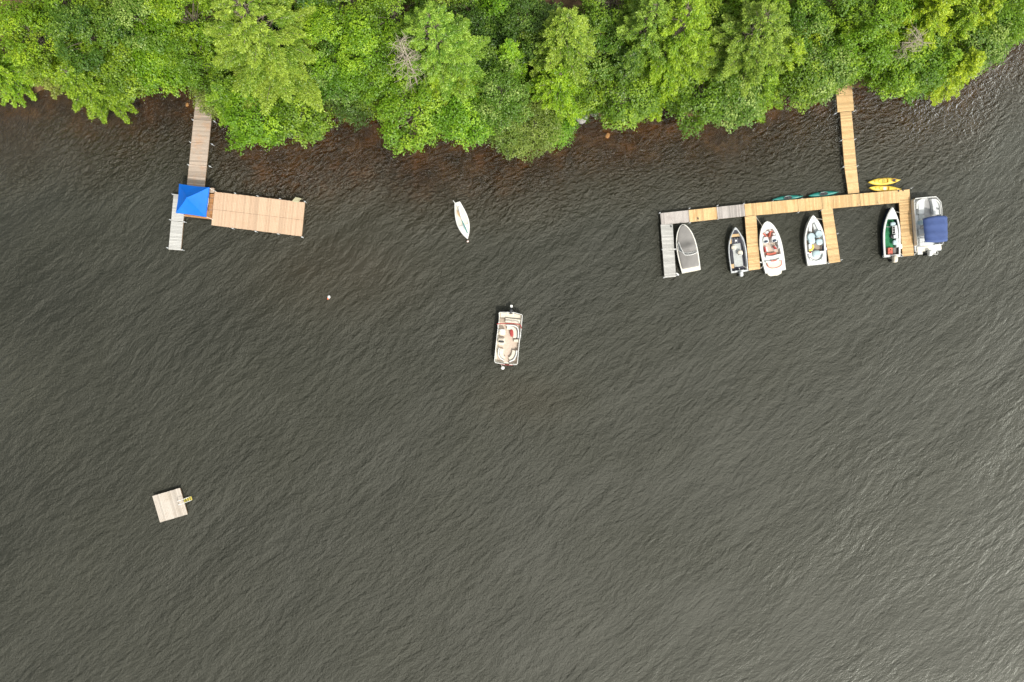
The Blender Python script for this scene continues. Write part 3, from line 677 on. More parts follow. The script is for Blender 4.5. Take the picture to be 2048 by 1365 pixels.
s_ = bpy.data.objects.new('bow_lounge', None); COL.objects.link(s_); s_.parent = b.root
b.poly('cushion', M['seat_white'], [C5(765, 460), C5(800, 440), C5(858, 435), C5(850, 630), C5(775, 640)], .56, .92, .05, s_)
b.sweep('backrest', M['gel'], [C5(862, 430), C5(790, 440), C5(752, 480), C5(752, 560)], .14, .6, 1.05, s_)
s_ = bpy.data.objects.new('bow_lounge', None); COL.objects.link(s_); s_.parent = b.root
b.poly('cushion', M['seat_white'], [C5(955, 430), C5(1020, 435), C5(1070, 500), C5(1085, 640), C5(985, 640), C5(975, 520)], .56, .92, .05, s_)
b.sweep('backrest', M['gel'], [C5(960, 425), C5(1030, 435), C5(1080, 500), C5(1090, 640)], .12, .6, 1.05, s_)
b.ell('cup_holder', M['dark'], *C5(1050, 560), (.05, .11, .03), 1.06)
b.poly('floor_mat', M['floor_lightgrey'], [C5(770, 645), C5(850, 645), C5(860, 740), C5(780, 740)], .56, .60, .01)
b.ell('helm_seat', M['lightblue'], *C5(800, 760), (.3, .24, .16), .98)
b.poly('helm_console', M['seat_white'], [C5(770, 860), C5(845, 850), C5(855, 960), C5(785, 970)], .56, 1.2, .06)
b.line('helm_windscreen', M['alu_paint'], [(*C5(770, 870), 1.4), (*C5(800, 850), 1.45), (*C5(838, 815), 1.45), (*C5(838, 770), 1.4)], .018)
b.poly('rear_bench', M['seat_white'], [C5(785, 985), C5(860, 980), C5(885, 1040), C5(1000, 1050), C5(1000, 1085), C5(790, 1090)], .56, .95, .05)
b.poly('stern_deck', M['gel_cream'], [C5(745, 1110), C5(1095, 1080), C5(1102, 1140), C5(755, 1182)], .56, .66, .02)
bt = bpy.data.objects.new('bimini_top', None); COL.objects.link(bt); bt.parent = b.root
zt = 2.35; cor = [C5(850, 690), C5(1000, 650), C5(1185, 650), C5(1202, 690), C5(1205, 1015), C5(1180, 1030), C5(1030, 1043), C5(880, 1030), C5(858, 870)]
q = [b.loc(*p, zt) for p in [C5(848, 695), C5(1202, 660), C5(1208, 1020), C5(878, 1035)]]
rows = []
for i in range(19):
    t_ = i/18; a = lerp(q[0], q[3], t_); c = lerp(q[1], q[2], t_)
    bowx = .07*math.sin(math.pi*t_); row = []
    sagg = -.05*abs(math.sin(3*math.pi*t_))
    for k in range(13):
        u = k/12; p = lerp(a, c, u); edge = (abs(2*u-1))**4
        ey = .12*math.sin(math.pi*u)*(1-2*t_)*1.0
        row.append((p[0]*1.0, p[1]+ey*1.0, zt+.14-.30*edge+sagg-(.15 if i in (0, 18) else 0)))
    rows.append(row)
und = [[(p[0], p[1], p[2]-.02) for p in r] for r in rows]
MB().loft([r+list(reversed(u)) for r, u in zip(rows, und)], True, True).build('canvas', M['blue_cloth'], bt, smooth=True)
for t_ in (.03, .35, .67, .97):
    a = lerp(q[0], q[3], t_); c = lerp(q[1], q[2], t_)
    MB().tube([(*lerp(a, c, .03), .9), (*lerp(a, c, .02), zt-.2), (*lerp(a, c, .15), zt-.07), (*lerp(a, c, .5), zt+.0), (*lerp(a, c, .85), zt-.07), (*lerp(a, c, .98), zt-.2), (*lerp(a, c, .9), .9)], .018, 6).build('bow_frame', M['alu'], bt)
b.outboard(-b.L/2-.02, M['alu_paint'], x=-.08, size=1.15)
for x in (-.75, .55):
    MB().box((x, -b.L/2-.12, .45), (.5, .3, .06)).build('motor_step', M['gel'], b.root, bevel=.02)
b.line('boarding_ladder', M['white'], [(*C5(1005, 1155), .7), (*C5(1050, 1185), .7), (*C5(1045, 1215), .6), (*C5(900, 1215), .6)], .02)

b = Boat('pontoon_boat', 'cream pontoon boat with red folded bimini moored in open water', 'boat', C6(442, 1172), C6(524, 318), .95)
pontoon(b, 2.26, M['gel_cream'], M['alu'], None)
b.poly('floor_carpet', M['floor_beige'], [C6(345, 410), C6(690, 430), C6(630, 1170), C6(290, 1130)], .552, .562, 0)
fence(b, [C6(330, 420), C6(325, 308), C6(345, 298), C6(480, 300), C6(590, 305), C6(710, 340), C6(722, 352), C6(700, 600), C6(670, 820), C6(658, 940), C6(640, 1170), C6(620, 1192), C6(500, 1190)], .6, 1.1, M['gel_cream'], M['white'])
fence(b, [C6(325, 430), C6(290, 700), C6(262, 960), C6(247, 1130), C6(262, 1158), C6(420, 1185)], .6, 1.1, M['gel_cream'], M['white'])
b.poly('stern_sundeck', M['seat_cream'], [C6(435, 395), C6(690, 425), C6(682, 490), C6(430, 470)], .56, .98, .04)
b.line('sundeck_seam', M['seat_shade'], [(*C6(455, 425), .99), (*C6(520, 440), .99), (*C6(560, 462), .99), (*C6(600, 468), .99)], .015)
b.poly('stern_platform', M['seat_cream'], [C6(350, 312), C6(480, 312), C6(590, 320), C6(705, 352), C6(700, 400), C6(350, 385)], .56, .74, .02)
b.poly('stern_shade_patch', M['floor_taupe'], [C6(345, 392), C6(432, 395), C6(425, 470), C6(335, 470)], .56, .62, .01)  # taupe patch paints the shade on the stern floor
b.sweep('folded_bimini', M['red'], [C6(290, 500), C6(340, 492), C6(500, 488), C6(620, 498), C6(690, 520), C6(705, 575)], .085, 1.5, 1.6)
for q in ((300, 498), (700, 560)): b.line('bimini_frame', M['alu'], [(*C6(*q), 1.5), (*C6(q[0]+(15 if q[0] < 500 else -5), q[1]+180), .7)], .018)
def lounge(path, back):
    s_ = bpy.data.objects.new('lounge_seat', None); COL.objects.link(s_); s_.parent = b.root
    b.sweep('cushion', M['seat_cream'], path, .38, .56, .88, s_); b.sweep('backrest', M['seat_white'], back, .13, .6, 1.06, s_)
    b.sweep('shade_line', M['seat_shade'], [lerp(p, q_, .42) for p, q_ in zip(back, path)], .02, .86, .895, s_)  # grey strip paints the shade line between cushion and backrest
lounge([C6(460, 555), C6(540, 570), C6(590, 610), C6(598, 680), C6(596, 740)], [C6(450, 520), C6(590, 530), C6(648, 580), C6(655, 660), C6(650, 740)])
lounge([C6(370, 920), C6(362, 1000), C6(385, 1060), C6(420, 1085)], [C6(325, 905), C6(315, 1010), C6(345, 1080), C6(410, 1120)])
lounge([C6(582, 950), C6(568, 1020), C6(535, 1075), C6(500, 1100)], [C6(630, 950), C6(612, 1040), C6(570, 1110), C6(500, 1140)])
b.poly('side_table', M['seat_cream'], [C6(578, 765), C6(655, 760), C6(655, 815), C6(575, 800)], .56, .95, .03)
for x in (622, 645): b.ell('cup_holder', M['dark'], *C6(x, 745), (.04, .05, .02), .97)
b.ell('oval_table', M['red'], *C6(540, 655), (.17, .36, .035), .92, rz=.15); x, y = b.loc(*C6(540, 655), .9); MB().tube([(x, y, .56), (x, y, .9)], .03).build('table_post', M['alu'], b.root)
s_ = bpy.data.objects.new('captain_chair', None); COL.objects.link(s_); s_.parent = b.root
b.ell('cushion', M['seat_cream'], *C6(380, 640), (.33, .34, .13), .92, parent=s_); b.ell('backrest', M['seat_white'], *C6(378, 600), (.30, .1, .25), 1.08, parent=s_)
b.poly('helm_console', M['seat_cream'], [C6(300, 800), C6(320, 735), C6(420, 740), C6(425, 820), C6(390, 860), C6(320, 850)], .56, 1.1, .05)
b.ell('windscreen', M['dark'], *C6(362, 800), (.29, .10, .1), 1.12)
b.line('helm_trim', M['floor_taupe'], [(*C6(330, 755), 1.13), (*C6(400, 758), 1.13)], .03)
b.outboard(-b.L/2-.02, M['dark'], size=1.0, sgn=-1, zc=.95)
MB().box((0, -b.L/2-.72, .60), (.24, .26, .12)).build('motor_propeller_guard', M['white'], b.root, bevel=.03)
MB().box((0, -b.L/2-.5, .55), (.12, .4, .14)).build('motor_arm', M['dark'], b.root, bevel=.02)
for x in (-.28, .28): MB().box((x, -b.L/2+.02, .72), (.05, .4, .12)).build('motor_guard', M['white'], b.root)
b.line('bow_trim', M['red'], [(*C6(330, 1172), .6), (*C6(420, 1195), .6), (*C6(560, 1200), .6)], .03)
for q in ((292, 1170), (585, 1205)): b.line('bow_post', M['white'], [(*C6(*q), .5), (*C6(*q), 1.2)], .02)

# sailing dinghy
b = Boat('sailing_dinghy', 'small white sailing dinghy with furled sail and pointed bow', 'boat', C7(625, 1118), C7(392, 285), .45)
b.hull(1.22, M['gel'], zs=(.42, .5), g=.10, floor=.34, deck_t=.62, tr_t=.1, prof=dict(st=.42, t0=.52, p=1.9, q=.95), fl_mat=M['gel_cream']); b.rim(M['white'], .02)
b.line('furled_sail', M['white'], [(*C7(430, 400), .62), (*C7(480, 600), .7), (*C7(520, 720), .72), (*C7(600, 930), .66)], .075, 8)
b.line('mast', M['teal'], [(*C7(500, 700), .78), (*C7(560, 830), .78), (*C7(625, 985), .76)], .05, 6)
b.poly('sail_panel', M['lightblue'], [C7(510, 780), C7(545, 770), C7(580, 870), C7(560, 900)], .45, .60, .01)
b.poly('cockpit_mat', M['tan'], [C7(385, 470), C7(420, 480), C7(470, 560), C7(450, 620), C7(405, 560)], .35, .56, .01)
b.line('boom', M['alu'], [(*C7(375, 350), .66), (*C7(430, 500), .75), (*C7(500, 690), .75)], .022)
b.line('rudder', M['white'], [(*C7(350, 310), .4), (*C7(300, 248), .3)], .045, 6)

# kayaks
def kayak(label, a, c, W, mat, kind):
    b = Boat('kayak', label, 'kayak', a, c, .22, group='yellow kayaks' if mat is M['yellow'] else 'teal kayaks')
    L = b.L; rows = []
    for i in range(29):
        t_ = i/28; u = 2*t_-1; hw = max(W/2*(1-abs(u)**2.4)**.85, .012); zt_ = .24+.14*abs(u)**3; y = u*L/2
        rows.append([(hw*math.cos(k*math.pi*2/14), y, (zt_*.55)+(zt_*.55 if math.sin(k*math.pi*2/14) > 0 else .16)*math.sin(k*math.pi*2/14)*(1.1-.25*abs(math.cos(k*math.pi*2/14)))) for k in range(14)])
    MB().loft(rows, True, True).build('hull', mat, b.root, smooth=True)
    def oval(name, y, rx, ry, z, m_, ring=None):
        mb = MB(); pts = [(rx*math.cos(k*math.pi/10), y+ry*math.sin(k*math.pi/10)) for k in range(20)]
        mb.prism(pts, z-.05, z); mb.build(name, m_, b.root)
        if ring: MB().tube([(p[0], p[1], z+.01) for p in pts+[pts[0]]], .022, 5).build('coaming', ring, b.root)
    if kind == 'sitin':
        oval('cockpit', -.03, W*.40, .44, .29, M['dark'], mat)
        MB().box((0, -.12, .30), (W*.5, .3, .06)).build('seat', M['dark'], b.root, bevel=.02)
        MB().tube([(W*.3, -.1, .36), (W*.3, .25, .36)], .012).build('strap', M['white'], b.root)
    else:
        oval('seat_well', .1, W*.32, .50, .275, M['yellow'], M['amber'])
        MB().box((0, -.35, .30), (W*.55, .12, .16)).build('seat_back', M['amber'], b.root, bevel=.03)
        MB().box((0, .05, .285), (W*.5, .34, .05)).build('seat_pad', M['moss'] if kind == 'a' else M['seat_cream'], b.root, bevel=.02)
        MB().box((0, .95, .30), (W*.3, .10, .04)).build('footrest', M['amber'], b.root, bevel=.01)
        if kind == 'a': oval('hatch', -.98, W*.24, .23, .32, M['dark'], M['amber'])
    return b
kayak('yellow kayak with dark stern hatch, farther from the dock edge', C5(45, 180), C5(495, 150), .70, M['yellow'], 'a')
kayak('yellow kayak touching the dock edge, without a hatch', C5(55, 258), C5(512, 284), .62, M['yellow'], 'b')
kayak('teal kayak with a dark cockpit, nearer the red and white bowrider', C3(710, 137), C3(1125, 90), .52, M['teal'], 'sitin')
kayak('teal kayak with a dark cockpit, nearer the yellow kayaks', C4(275, 168), C4(722, 115), .50, M['teal'], 'sitin')

# buoys, fenders, lines
def buoy(px, py, label, r=.2, stripe=None, cat='buoy', name='mooring_buoy'):
    x, y = P(px, py, .15); t_ = thing(name, label, cat, (x, y, 0))
    MB().ell((0, 0, .12), (r, r, r), 16, 10).build('float', M['white'], t_, smooth=True)
    if stripe: MB().tube([(0, 0, .10), (0, 0, .145)], r*1.02, 16).build('band', stripe, t_)
    MB().tube([(0, 0, .12+r*.9), (0, 0, .2+r)], .03, 6).build('ring', M['orange'] if stripe else M['alu'], t_)
    return t_
buoy(*C6(387, 1245), 'round cream mooring buoy at the bow of the cream pontoon boat', .19)
buoy(*C7(630, 1172), 'small white mooring buoy with orange band off the dinghy bow', .10, M['orange'])
x, y = P(656.5, 593, .2); t_ = thing('marker_buoy', 'small leaning white and red buoy alone in open water', 'buoy', (x, y, 0)); t_.rotation_euler = (R(25), R(20), 0)
MB().ell((0, 0, .1), (.15, .17, .22), 14, 9).build('float', M['white'], t_, smooth=True); MB().tube([(0, 0, .25), (0, 0, .62)], .03, 6).build('pole', M['white'], t_)
MB().ell((-.08, -.2, .06), (.08, .14, .08), 10, 6).build('red_end', M['orange'], t_, smooth=True)
def fender(px, py, label, rz=0, z=.5, s=1.0):
    x, y = P(px, py, z); o = MB().ell((0, 0, 0), (.075*s, .20*s, .075*s), 12, 10, 0, .8).build('fender', M['white'], None, smooth=True)
    o.location = (x, y, z); o.rotation_euler = (0, 0, rz); tag(o, label, 'fender', 'white fenders between boats and dock')
fender(*C2(345, 810), 'white fender between the pale end finger and the grey covered runabout', 1.4)
fender(*C2(375, 1150), 'white fender at the outer end of the pale finger', .9)
fender(*C3(540, 800), 'white fender at mid length of the red and white bowrider', .1, s=1.1)
fender(*C3(568, 990), 'white fender near the stern of the red and white bowrider', 1.5, s=1.1)
fender(*C5(518, 1100), 'long white fender beside the stern of the green floored boat', 0, s=1.3)
fender(*C5(708, 845), 'white fender beside the middle of the bimini pontoon boat', .2, s=1.2)
fender(*C5(690, 622), 'white fender near the bow of the bimini pontoon boat', 1.4, s=.9)
fender(*C4(548, 970), 'white fender between the pale blue seated boat and its finger', .1, s=.8)
def rope(pts, label, r=.016):
    q = [(*P(a, b, z), z) for a, b, z in pts]; o = MB().tube(q, r, 5).build('mooring_line', M['rope']); tag(o, label, 'rope', 'mooring lines')
def CC(c, x, y, z): return (*c(x, y), z)
rope([CC(C3, 488, 365, .55), CC(C3, 530, 425, .6), CC(C3, 575, 495, .95)], 'rope from the second finger to the bowrider bow')
rope([CC(C3, 560, 1075, .55), CC(C3, 605, 1005, .8)], 'rope at the stern of the red and white bowrider')
rope([CC(C4, 492, 525, .55), CC(C4, 440, 518, .6), CC(C4, 400, 515, .9)], 'rope from the third finger to the pale blue seated boat')
rope([CC(C4, 595, 1165, .55), CC(C4, 545, 1185, .7)], 'rope at the stern of the pale blue seated boat')
rope([CC(C5, 500, 612, .55), CC(C5, 445, 605, .7)], 'rope from the last finger to the green floored boat')
rope([CC(C5, 545, 1235, .55), CC(C5, 495, 1180, .7)], 'rope at the stern of the green floored boat')
rope([CC(C5, 658, 435, .55), CC(C5, 715, 425, .8)], 'rope holding the bimini pontoon boat bow')
rope([CC(C5, 705, 1235, .55), CC(C5, 760, 1150, .7)], 'rope holding the bimini pontoon boat stern')
rope([CC(C2, 1340, 1080, .55), CC(C2, 1270, 1040, .6)], 'rope at the stern of the aluminium fishing boat')
rope([CC(C6, 387, 1235, .3), CC(C6, 360, 1190, .6)], 'short line from the cream pontoon boat to its buoy')

# ------------------------------------------------------------------ rocks
def rock(px, py, r, z, mat, label, name='boulder', flat=.45):
    x, y = P(px, py, z); mb = MB(); mb.ell((0, 0, 0), (r, r*random.uniform(.6, .9), r*flat), 12, 8, random.random()*3, .8)
    mb.v = [(a*(1+random.uniform(-.13, .13)), b*(1+random.uniform(-.13, .13)), c*(1+random.uniform(-.1, .1))) for a, b, c in mb.v]
    o = mb.build(name, mat); o.location = (x, y, z); tag(o, label, 'rock')
rock(1162, 234, .65, .12, M['rock'], 'pale grey boulder at the water edge under the trees')
rock(1190, 222, .6, .3, M['rock'], 'grey boulder half hidden behind the water edge boulder')
rock(1215, 272, .33, -.1, M['rock_brown'], 'small orange stone under shallow water right of the boulders')
rock(690, 240, .3, -.12, M['rock_brown'], 'small brown stone under water below the dark round bush')
rock(375, 210, .25, -.08, M['rock_brown'], 'small orange stone in shallow water left of the brown walkway')

# ------------------------------------------------------------------ trees
def leafmesh(name, Pts, Nrm, Dr, ln, wd, tone, mat):
    n_ = len(Pts); Dr = Dr - Nrm*np.sum(Dr*Nrm, 1, keepdims=True); Dr /= np.linalg.norm(Dr, axis=1, keepdims=True)+1e-9
    Sd = np.cross(Nrm, Dr); l2 = (ln/2)[:, None]; w2 = (wd/2)[:, None]
    V = np.stack([Pts-Dr*l2, Pts+Sd*w2, Pts+Dr*l2, Pts-Sd*w2], 1).reshape(-1, 3)
    me = bpy.data.meshes.new(name); me.vertices.add(4*n_); me.vertices.foreach_set('co', V.ravel())
    me.loops.add(4*n_); me.loops.foreach_set('vertex_index', np.arange(4*n_)); me.polygons.add(n_)
    me.polygons.foreach_set('loop_start', np.arange(n_)*4); me.polygons.foreach_set('loop_total', np.full(n_, 4)); me.update(); me.validate()
    at = me.attributes.new('tone', 'FLOAT', 'POINT'); at.data.foreach_set('value', np.repeat(np.clip(tone, 0, 1), 4))
    return me
def unit(v): return v/(np.linalg.norm(v, axis=-1, keepdims=True)+1e-9)
def limb(mb, a, c, r0, r1, bend=.15, n_=5):
    a = np.array(a, float); c = np.array(c, float); m = np.linalg.norm(c-a)*bend; off = rng.normal(size=3)*m*.4
    mb.tube([tuple(a+(c-a)*t_+off*math.sin(math.pi*t_)) for t_ in np.linspace(0, 1, n_)], r0, 5, r1)
def decid(H, Rr, seed, leaf=.165, dens=1.0, low=.25):
    global rng; rng = np.random.default_rng(seed); tr_ = MB()
    limb(tr_, (0, 0, -.3), (rng.normal()*.3, rng.normal()*.3, H*.8), .05+H*.014, .04, .05, 7)
    n_ = int(24+8*Rr); cs = []; tries = 0
    while len(cs) < n_ and tries < 4000:
        tries += 1; u = unit(rng.normal(size=3)); rr = rng.uniform(.55, 1)**.6; z = low*H+(1-low)*H*(.5+.5*u[2]*rr)
        k = Rr*(1+.15*math.sin(3*math.atan2(u[1], u[0])+seed)); p = np.array([u[0]*rr*k, u[1]*rr*k, z])
        if all(np.linalg.norm(p-q) > .8 for q in cs): cs.append(p)
    PT = []; NM = []; TN = []; LN = []
    for p in cs:
        limb(tr_, (0, 0, max(.3, p[2]*.62)), p*(.93, .93, 1)-(0, 0, .15), .05, .012)
        cr_ = rng.uniform(.65, 1.15)*(.8+.06*Rr); m = int(370*cr_**2*dens); d = unit(rng.normal(size=(m, 3))); ra = rng.uniform(.25, 1, (m, 1))**.45
        lob = 1+.45*np.sin(5*np.arctan2(d[:, 1], d[:, 0])+p[0]*9)[:, None]*(1-np.abs(d[:, 2:3]))
        off = d*ra*cr_*lob*(1, 1, .5); q = p+off
        PT.append(q); NM.append(unit(np.array([0, 0, 1.0])+d*.5+rng.normal(size=(m, 3))*.42)); ct = rng.uniform(-.24, .24)
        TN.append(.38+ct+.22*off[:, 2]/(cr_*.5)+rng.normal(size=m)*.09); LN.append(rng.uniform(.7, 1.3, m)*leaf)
    PT = np.concatenate(PT); NM = np.concatenate(NM); TN = np.concatenate(TN); LN = np.concatenate(LN)
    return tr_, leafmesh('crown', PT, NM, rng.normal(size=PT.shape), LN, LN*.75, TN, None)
def conifer(H, Rr, seed, droop=.0, ln=.2, low=.12, dens=1.0, flat=False, open_top=0.0):
    global rng; rng = np.random.default_rng(seed); tr_ = MB()
    limb(tr_, (0, 0, -.3), (rng.normal()*.15, rng.normal()*.15, H*.98), .06+H*.014, .02, .02, 8)
    PT = []; NM = []; DR = []; TN = []; z = H*low
    while z < H*.97:
        f = (z/H-low)/(1-low); Lr = Rr*(1-f**1.35)*(.7+.3*min(1, f*5+.3))+.25; nb_ = rng.integers(6, 9) if Rr > 3 else rng.integers(5, 7); ph0 = rng.uniform(0, 6.28)
        for k in range(nb_):
            ph = ph0+6.283*k/nb_+rng.normal()*.18; Lb = Lr*rng.uniform(.65, 1.12); up = .28*(1-droop*2.2)+.45*f
            dh = np.array([math.cos(ph), math.sin(ph), 0]); sd = np.array([-dh[1], dh[0], 0])
            def pos(t_): return dh*Lb*t_+np.array([0, 0, z+Lb*(up*t_-(.22+droop)*t_*t_)])
            tr_.tube([tuple(pos(t_)) for t_ in (0, .35, .7, .97)], .02+.012*Lb, 4, .008)
            m = max(4, int(Lb/.17*dens)); bt_ = rng.uniform(-.12, .14)
            for j in range(m):
                t_ = .22+.78*(j+.5)/m
                if t_ < open_top*f+.22: continue
                wd_ = (Lb*.27*(1-t_)**.8*min(1, (t_)*2.2)+.10)*(1 if not flat else .85)
                for sg in (-1, 1):
                    nn = max(2, int(wd_/.13))
                    for i in range(nn):
                        u = (i+.6)/nn; c = pos(t_)+sd*sg*wd_*u+dh*wd_*u*.55+np.array([0, 0, -.1*u*wd_+rng.normal()*.04])
                        q = 5 if not flat else 4
                        PT.append(c+rng.normal(size=(q, 3))*(.07, .07, .05))
                        dd = unit(dh*.8+sd*sg*.8*u+rng.normal(size=(q, 3))*(.42 if not flat else .3)+np.array([0, 0, .15])); DR.append(dd)
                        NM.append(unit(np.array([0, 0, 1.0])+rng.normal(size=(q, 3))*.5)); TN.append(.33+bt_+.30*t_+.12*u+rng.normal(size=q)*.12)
        z += rng.uniform(.38, .62)*(1 if H > 8 else .8)
    PT = np.concatenate(PT); NM = np.concatenate(NM); DR = np.concatenate(DR); TN = np.concatenate(TN)
    LN = rng.uniform(.7, 1.3, len(PT))*ln
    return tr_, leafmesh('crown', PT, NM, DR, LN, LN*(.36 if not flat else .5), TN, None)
def dead(H, Rr, seed):
    global rng; rng = np.random.default_rng(seed); tr_ = MB(); limb(tr_, (0, 0, -.3), (.2, .1, H), .14, .03, .03, 8)
    br = MB()
    for k in range(46):
        z = H*rng.uniform(.5, .99); ph = rng.uniform(0, 6.28); Lb = Rr*rng.uniform(.5, 1)*(1.1-.5*z/H); e = np.array([math.cos(ph)*Lb, math.sin(ph)*Lb, z+rng.uniform(-.3, .6)])
        limb(br, (0, 0, z), e, .03, .008, .2)
        for j in range(3):
            t_ = rng.uniform(.4, .9); s_ = np.array([0, 0, z])+(e-np.array([0, 0, z]))*t_; limb(br, s_, s_+rng.normal(size=3)*.5*(1, 1, .5), .014, .005, .2, 3)
    return tr_, br
PROTO = {}
def proto(kind, H, Rr, v):
    key = (kind, H, Rr, v)
    if key in PROTO: return PROTO[key]
    sd = (hash((H, Rr, v)) % 9973)+v
    if kind == 'leafy': tr_, me = decid(H, Rr, sd)
    elif kind == 'shrub': tr_, me = decid(H, Rr, sd, leaf=.12, low=.1, dens=1.3)
    elif kind == 'pine': tr_, me = conifer(H, Rr, sd, 0, .23, .15, 1.3, open_top=.4)
    elif kind == 'hemlock': tr_, me = conifer(H, Rr, sd, .16, .19, .10, 1.15, flat=True)
    o = tr_.build('trunk', M['bark']); tm = o.data; bpy.data.objects.remove(o)
    PROTO[key] = (tm, me); return PROTO[key]
NAMES = {'leafy': 'leafy_tree', 'shrub': 'shoreline_shrub', 'pine': 'pine_tree', 'hemlock': 'hemlock_tree'}
crown_cache = {}
def tree(kind, col, x, y, H, Rr, v, sc, label, tilt=0.0):
    tm, me = proto(kind, H, Rr, v)
    gz = float(ground_h(np.array(x), np.array(y)))
    t_ = thing(NAMES[kind], label, 'shrub' if kind == 'shrub' else 'tree', (x, y, max(gz, -.2)), 0, {'leafy': 'broadleaf trees along the shore', 'shrub': 'shrubs over the water', 'pine': 'pines along the shore', 'hemlock': 'hemlocks along the shore'}[kind])
    t_.scale = (sc, sc, sc); t_.rotation_euler = (tilt, random.uniform(-.04, .04), random.uniform(0, 6.28) if not tilt else random.uniform(-.6, .6))
    a = bpy.data.objects.new('trunk', tm); COL.objects.link(a); a.parent = t_
    k = (id(me), col)
    if k not in crown_cache:
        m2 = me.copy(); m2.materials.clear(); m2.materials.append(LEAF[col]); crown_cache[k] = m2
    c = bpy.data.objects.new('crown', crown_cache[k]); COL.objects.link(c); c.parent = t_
# front row: lowest visible tip over the water (px, py), radius
F = [
 ('hemlock','yellow',22,208,6.5,3.0,'yellow-green drooping hemlock over the water at the far left edge'),
 ('hemlock','olive',110,186,7,2.5,'small olive hemlock between the far left hemlock and the pointed one'),
 ('hemlock','green',205,244,8,3.5,'green hemlock whose long pointed bough reaches farthest over the water at left'),
 ('leafy','green',275,200,6.5,2.5,'low green tree just right of the long pointed hemlock bough'),
 ('leafy','bright',340,186,6.5,2.5,'bright green tree at the water just left of the brown walkway'),
 ('shrub','olive',436,218,3,2,'olive shrub hugging the right side of the brown walkway'),
 ('hemlock','green',478,262,7,3,'green hemlock over the water right of the brown walkway'),
 ('leafy','bright',533,298,6.5,3,'bright green tree reaching lowest below the big soft pine'),
 ('leafy','green',612,280,6.5,2.5,'round green tree over the water right of the big soft pine'),
 ('shrub','dark',695,236,4.5,3,'dark blue-green round bush above the brown shallow bay'),
 ('shrub','green',750,222,3,2,'low green shrub at the top of the brown shallow bay'),
 ('leafy','yellow',840,304,6.5,3.5,'bright lime tree bulging over the water in the middle of the shore'),
 ('leafy','bright',932,287,6.5,2.5,'bright green small tree right of the lime tree at the water'),
 ('shrub','olive',1015,296,4.5,2.5,'brownish olive shrub over the water in mid shore, left one of two'),
 ('shrub','olive',1070,303,4.5,2.5,'brownish olive shrub over the water in mid shore, right one of two'),
 ('shrub','bright',1112,278,3,2,'bright green shrub just left of the grey boulders'),
 ('shrub','green',1182,228,3,2,'low green shrub behind the grey boulders'),
 ('leafy','green',1243,256,6.5,2.5,'green tree with bare grey twigs just right of the boulders'),
 ('hemlock','bright',1310,243,7,3,'bright hemlock over the water between the boulders and the end finger'),
 ('leafy','green',1385,258,6.5,3,'broad green tree over the water above the pale end finger'),
 ('leafy','pale',1450,252,6.5,2.5,'pale-tipped green tree at the water above the second finger'),
 ('hemlock','green',1510,240,7,3,'green hemlock at the water above the red and white bowrider'),
 ('leafy','green',1585,214,6.5,2.5,'mid green tree at the water above the teal kayaks'),
 ('leafy','pale',1618,196,6.5,2.5,'whitish flowering tree left of the yellow walkway'),
 ('shrub','dark',1656,184,3,2,'dark shrub touching the left side of the yellow walkway'),
 ('leafy','bright',1760,192,6.5,2.5,'bright green tree just right of the yellow walkway'),
 ('leafy','green',1800,192,6.5,3,'round green tree second to the right of the yellow walkway'),
 ('hemlock','yellow',1842,190,7,2.5,'lime hemlock between the round green tree and the golden one'),
 ('hemlock','gold',1882,196,8,2.5,'narrow golden-green hemlock hanging over the water at right'),
 ('leafy','pale',1906,156,6.5,2.5,'pale green tree right of the golden hanging hemlock'),
 ('leafy','green',1944,112,6.5,2.5,'green tree on the bend of the shore near the right edge'),
 ('leafy','yellow',2000,48,6.5,3,'lime tree on the inner bend of the shore at the right edge'),
]
for i, (k, c, px, py, H, Rr, lb) in enumerate(F):
    zs = H*.28 if k != 'shrub' else H*.4
    x, y = P(px, py, zs); bx = x; by = y + Rr*(.96 if k != 'hemlock' else 1.0)
    tree(k, c, bx, by, H, Rr, i % 2, 1.0, lb, tilt=.10)
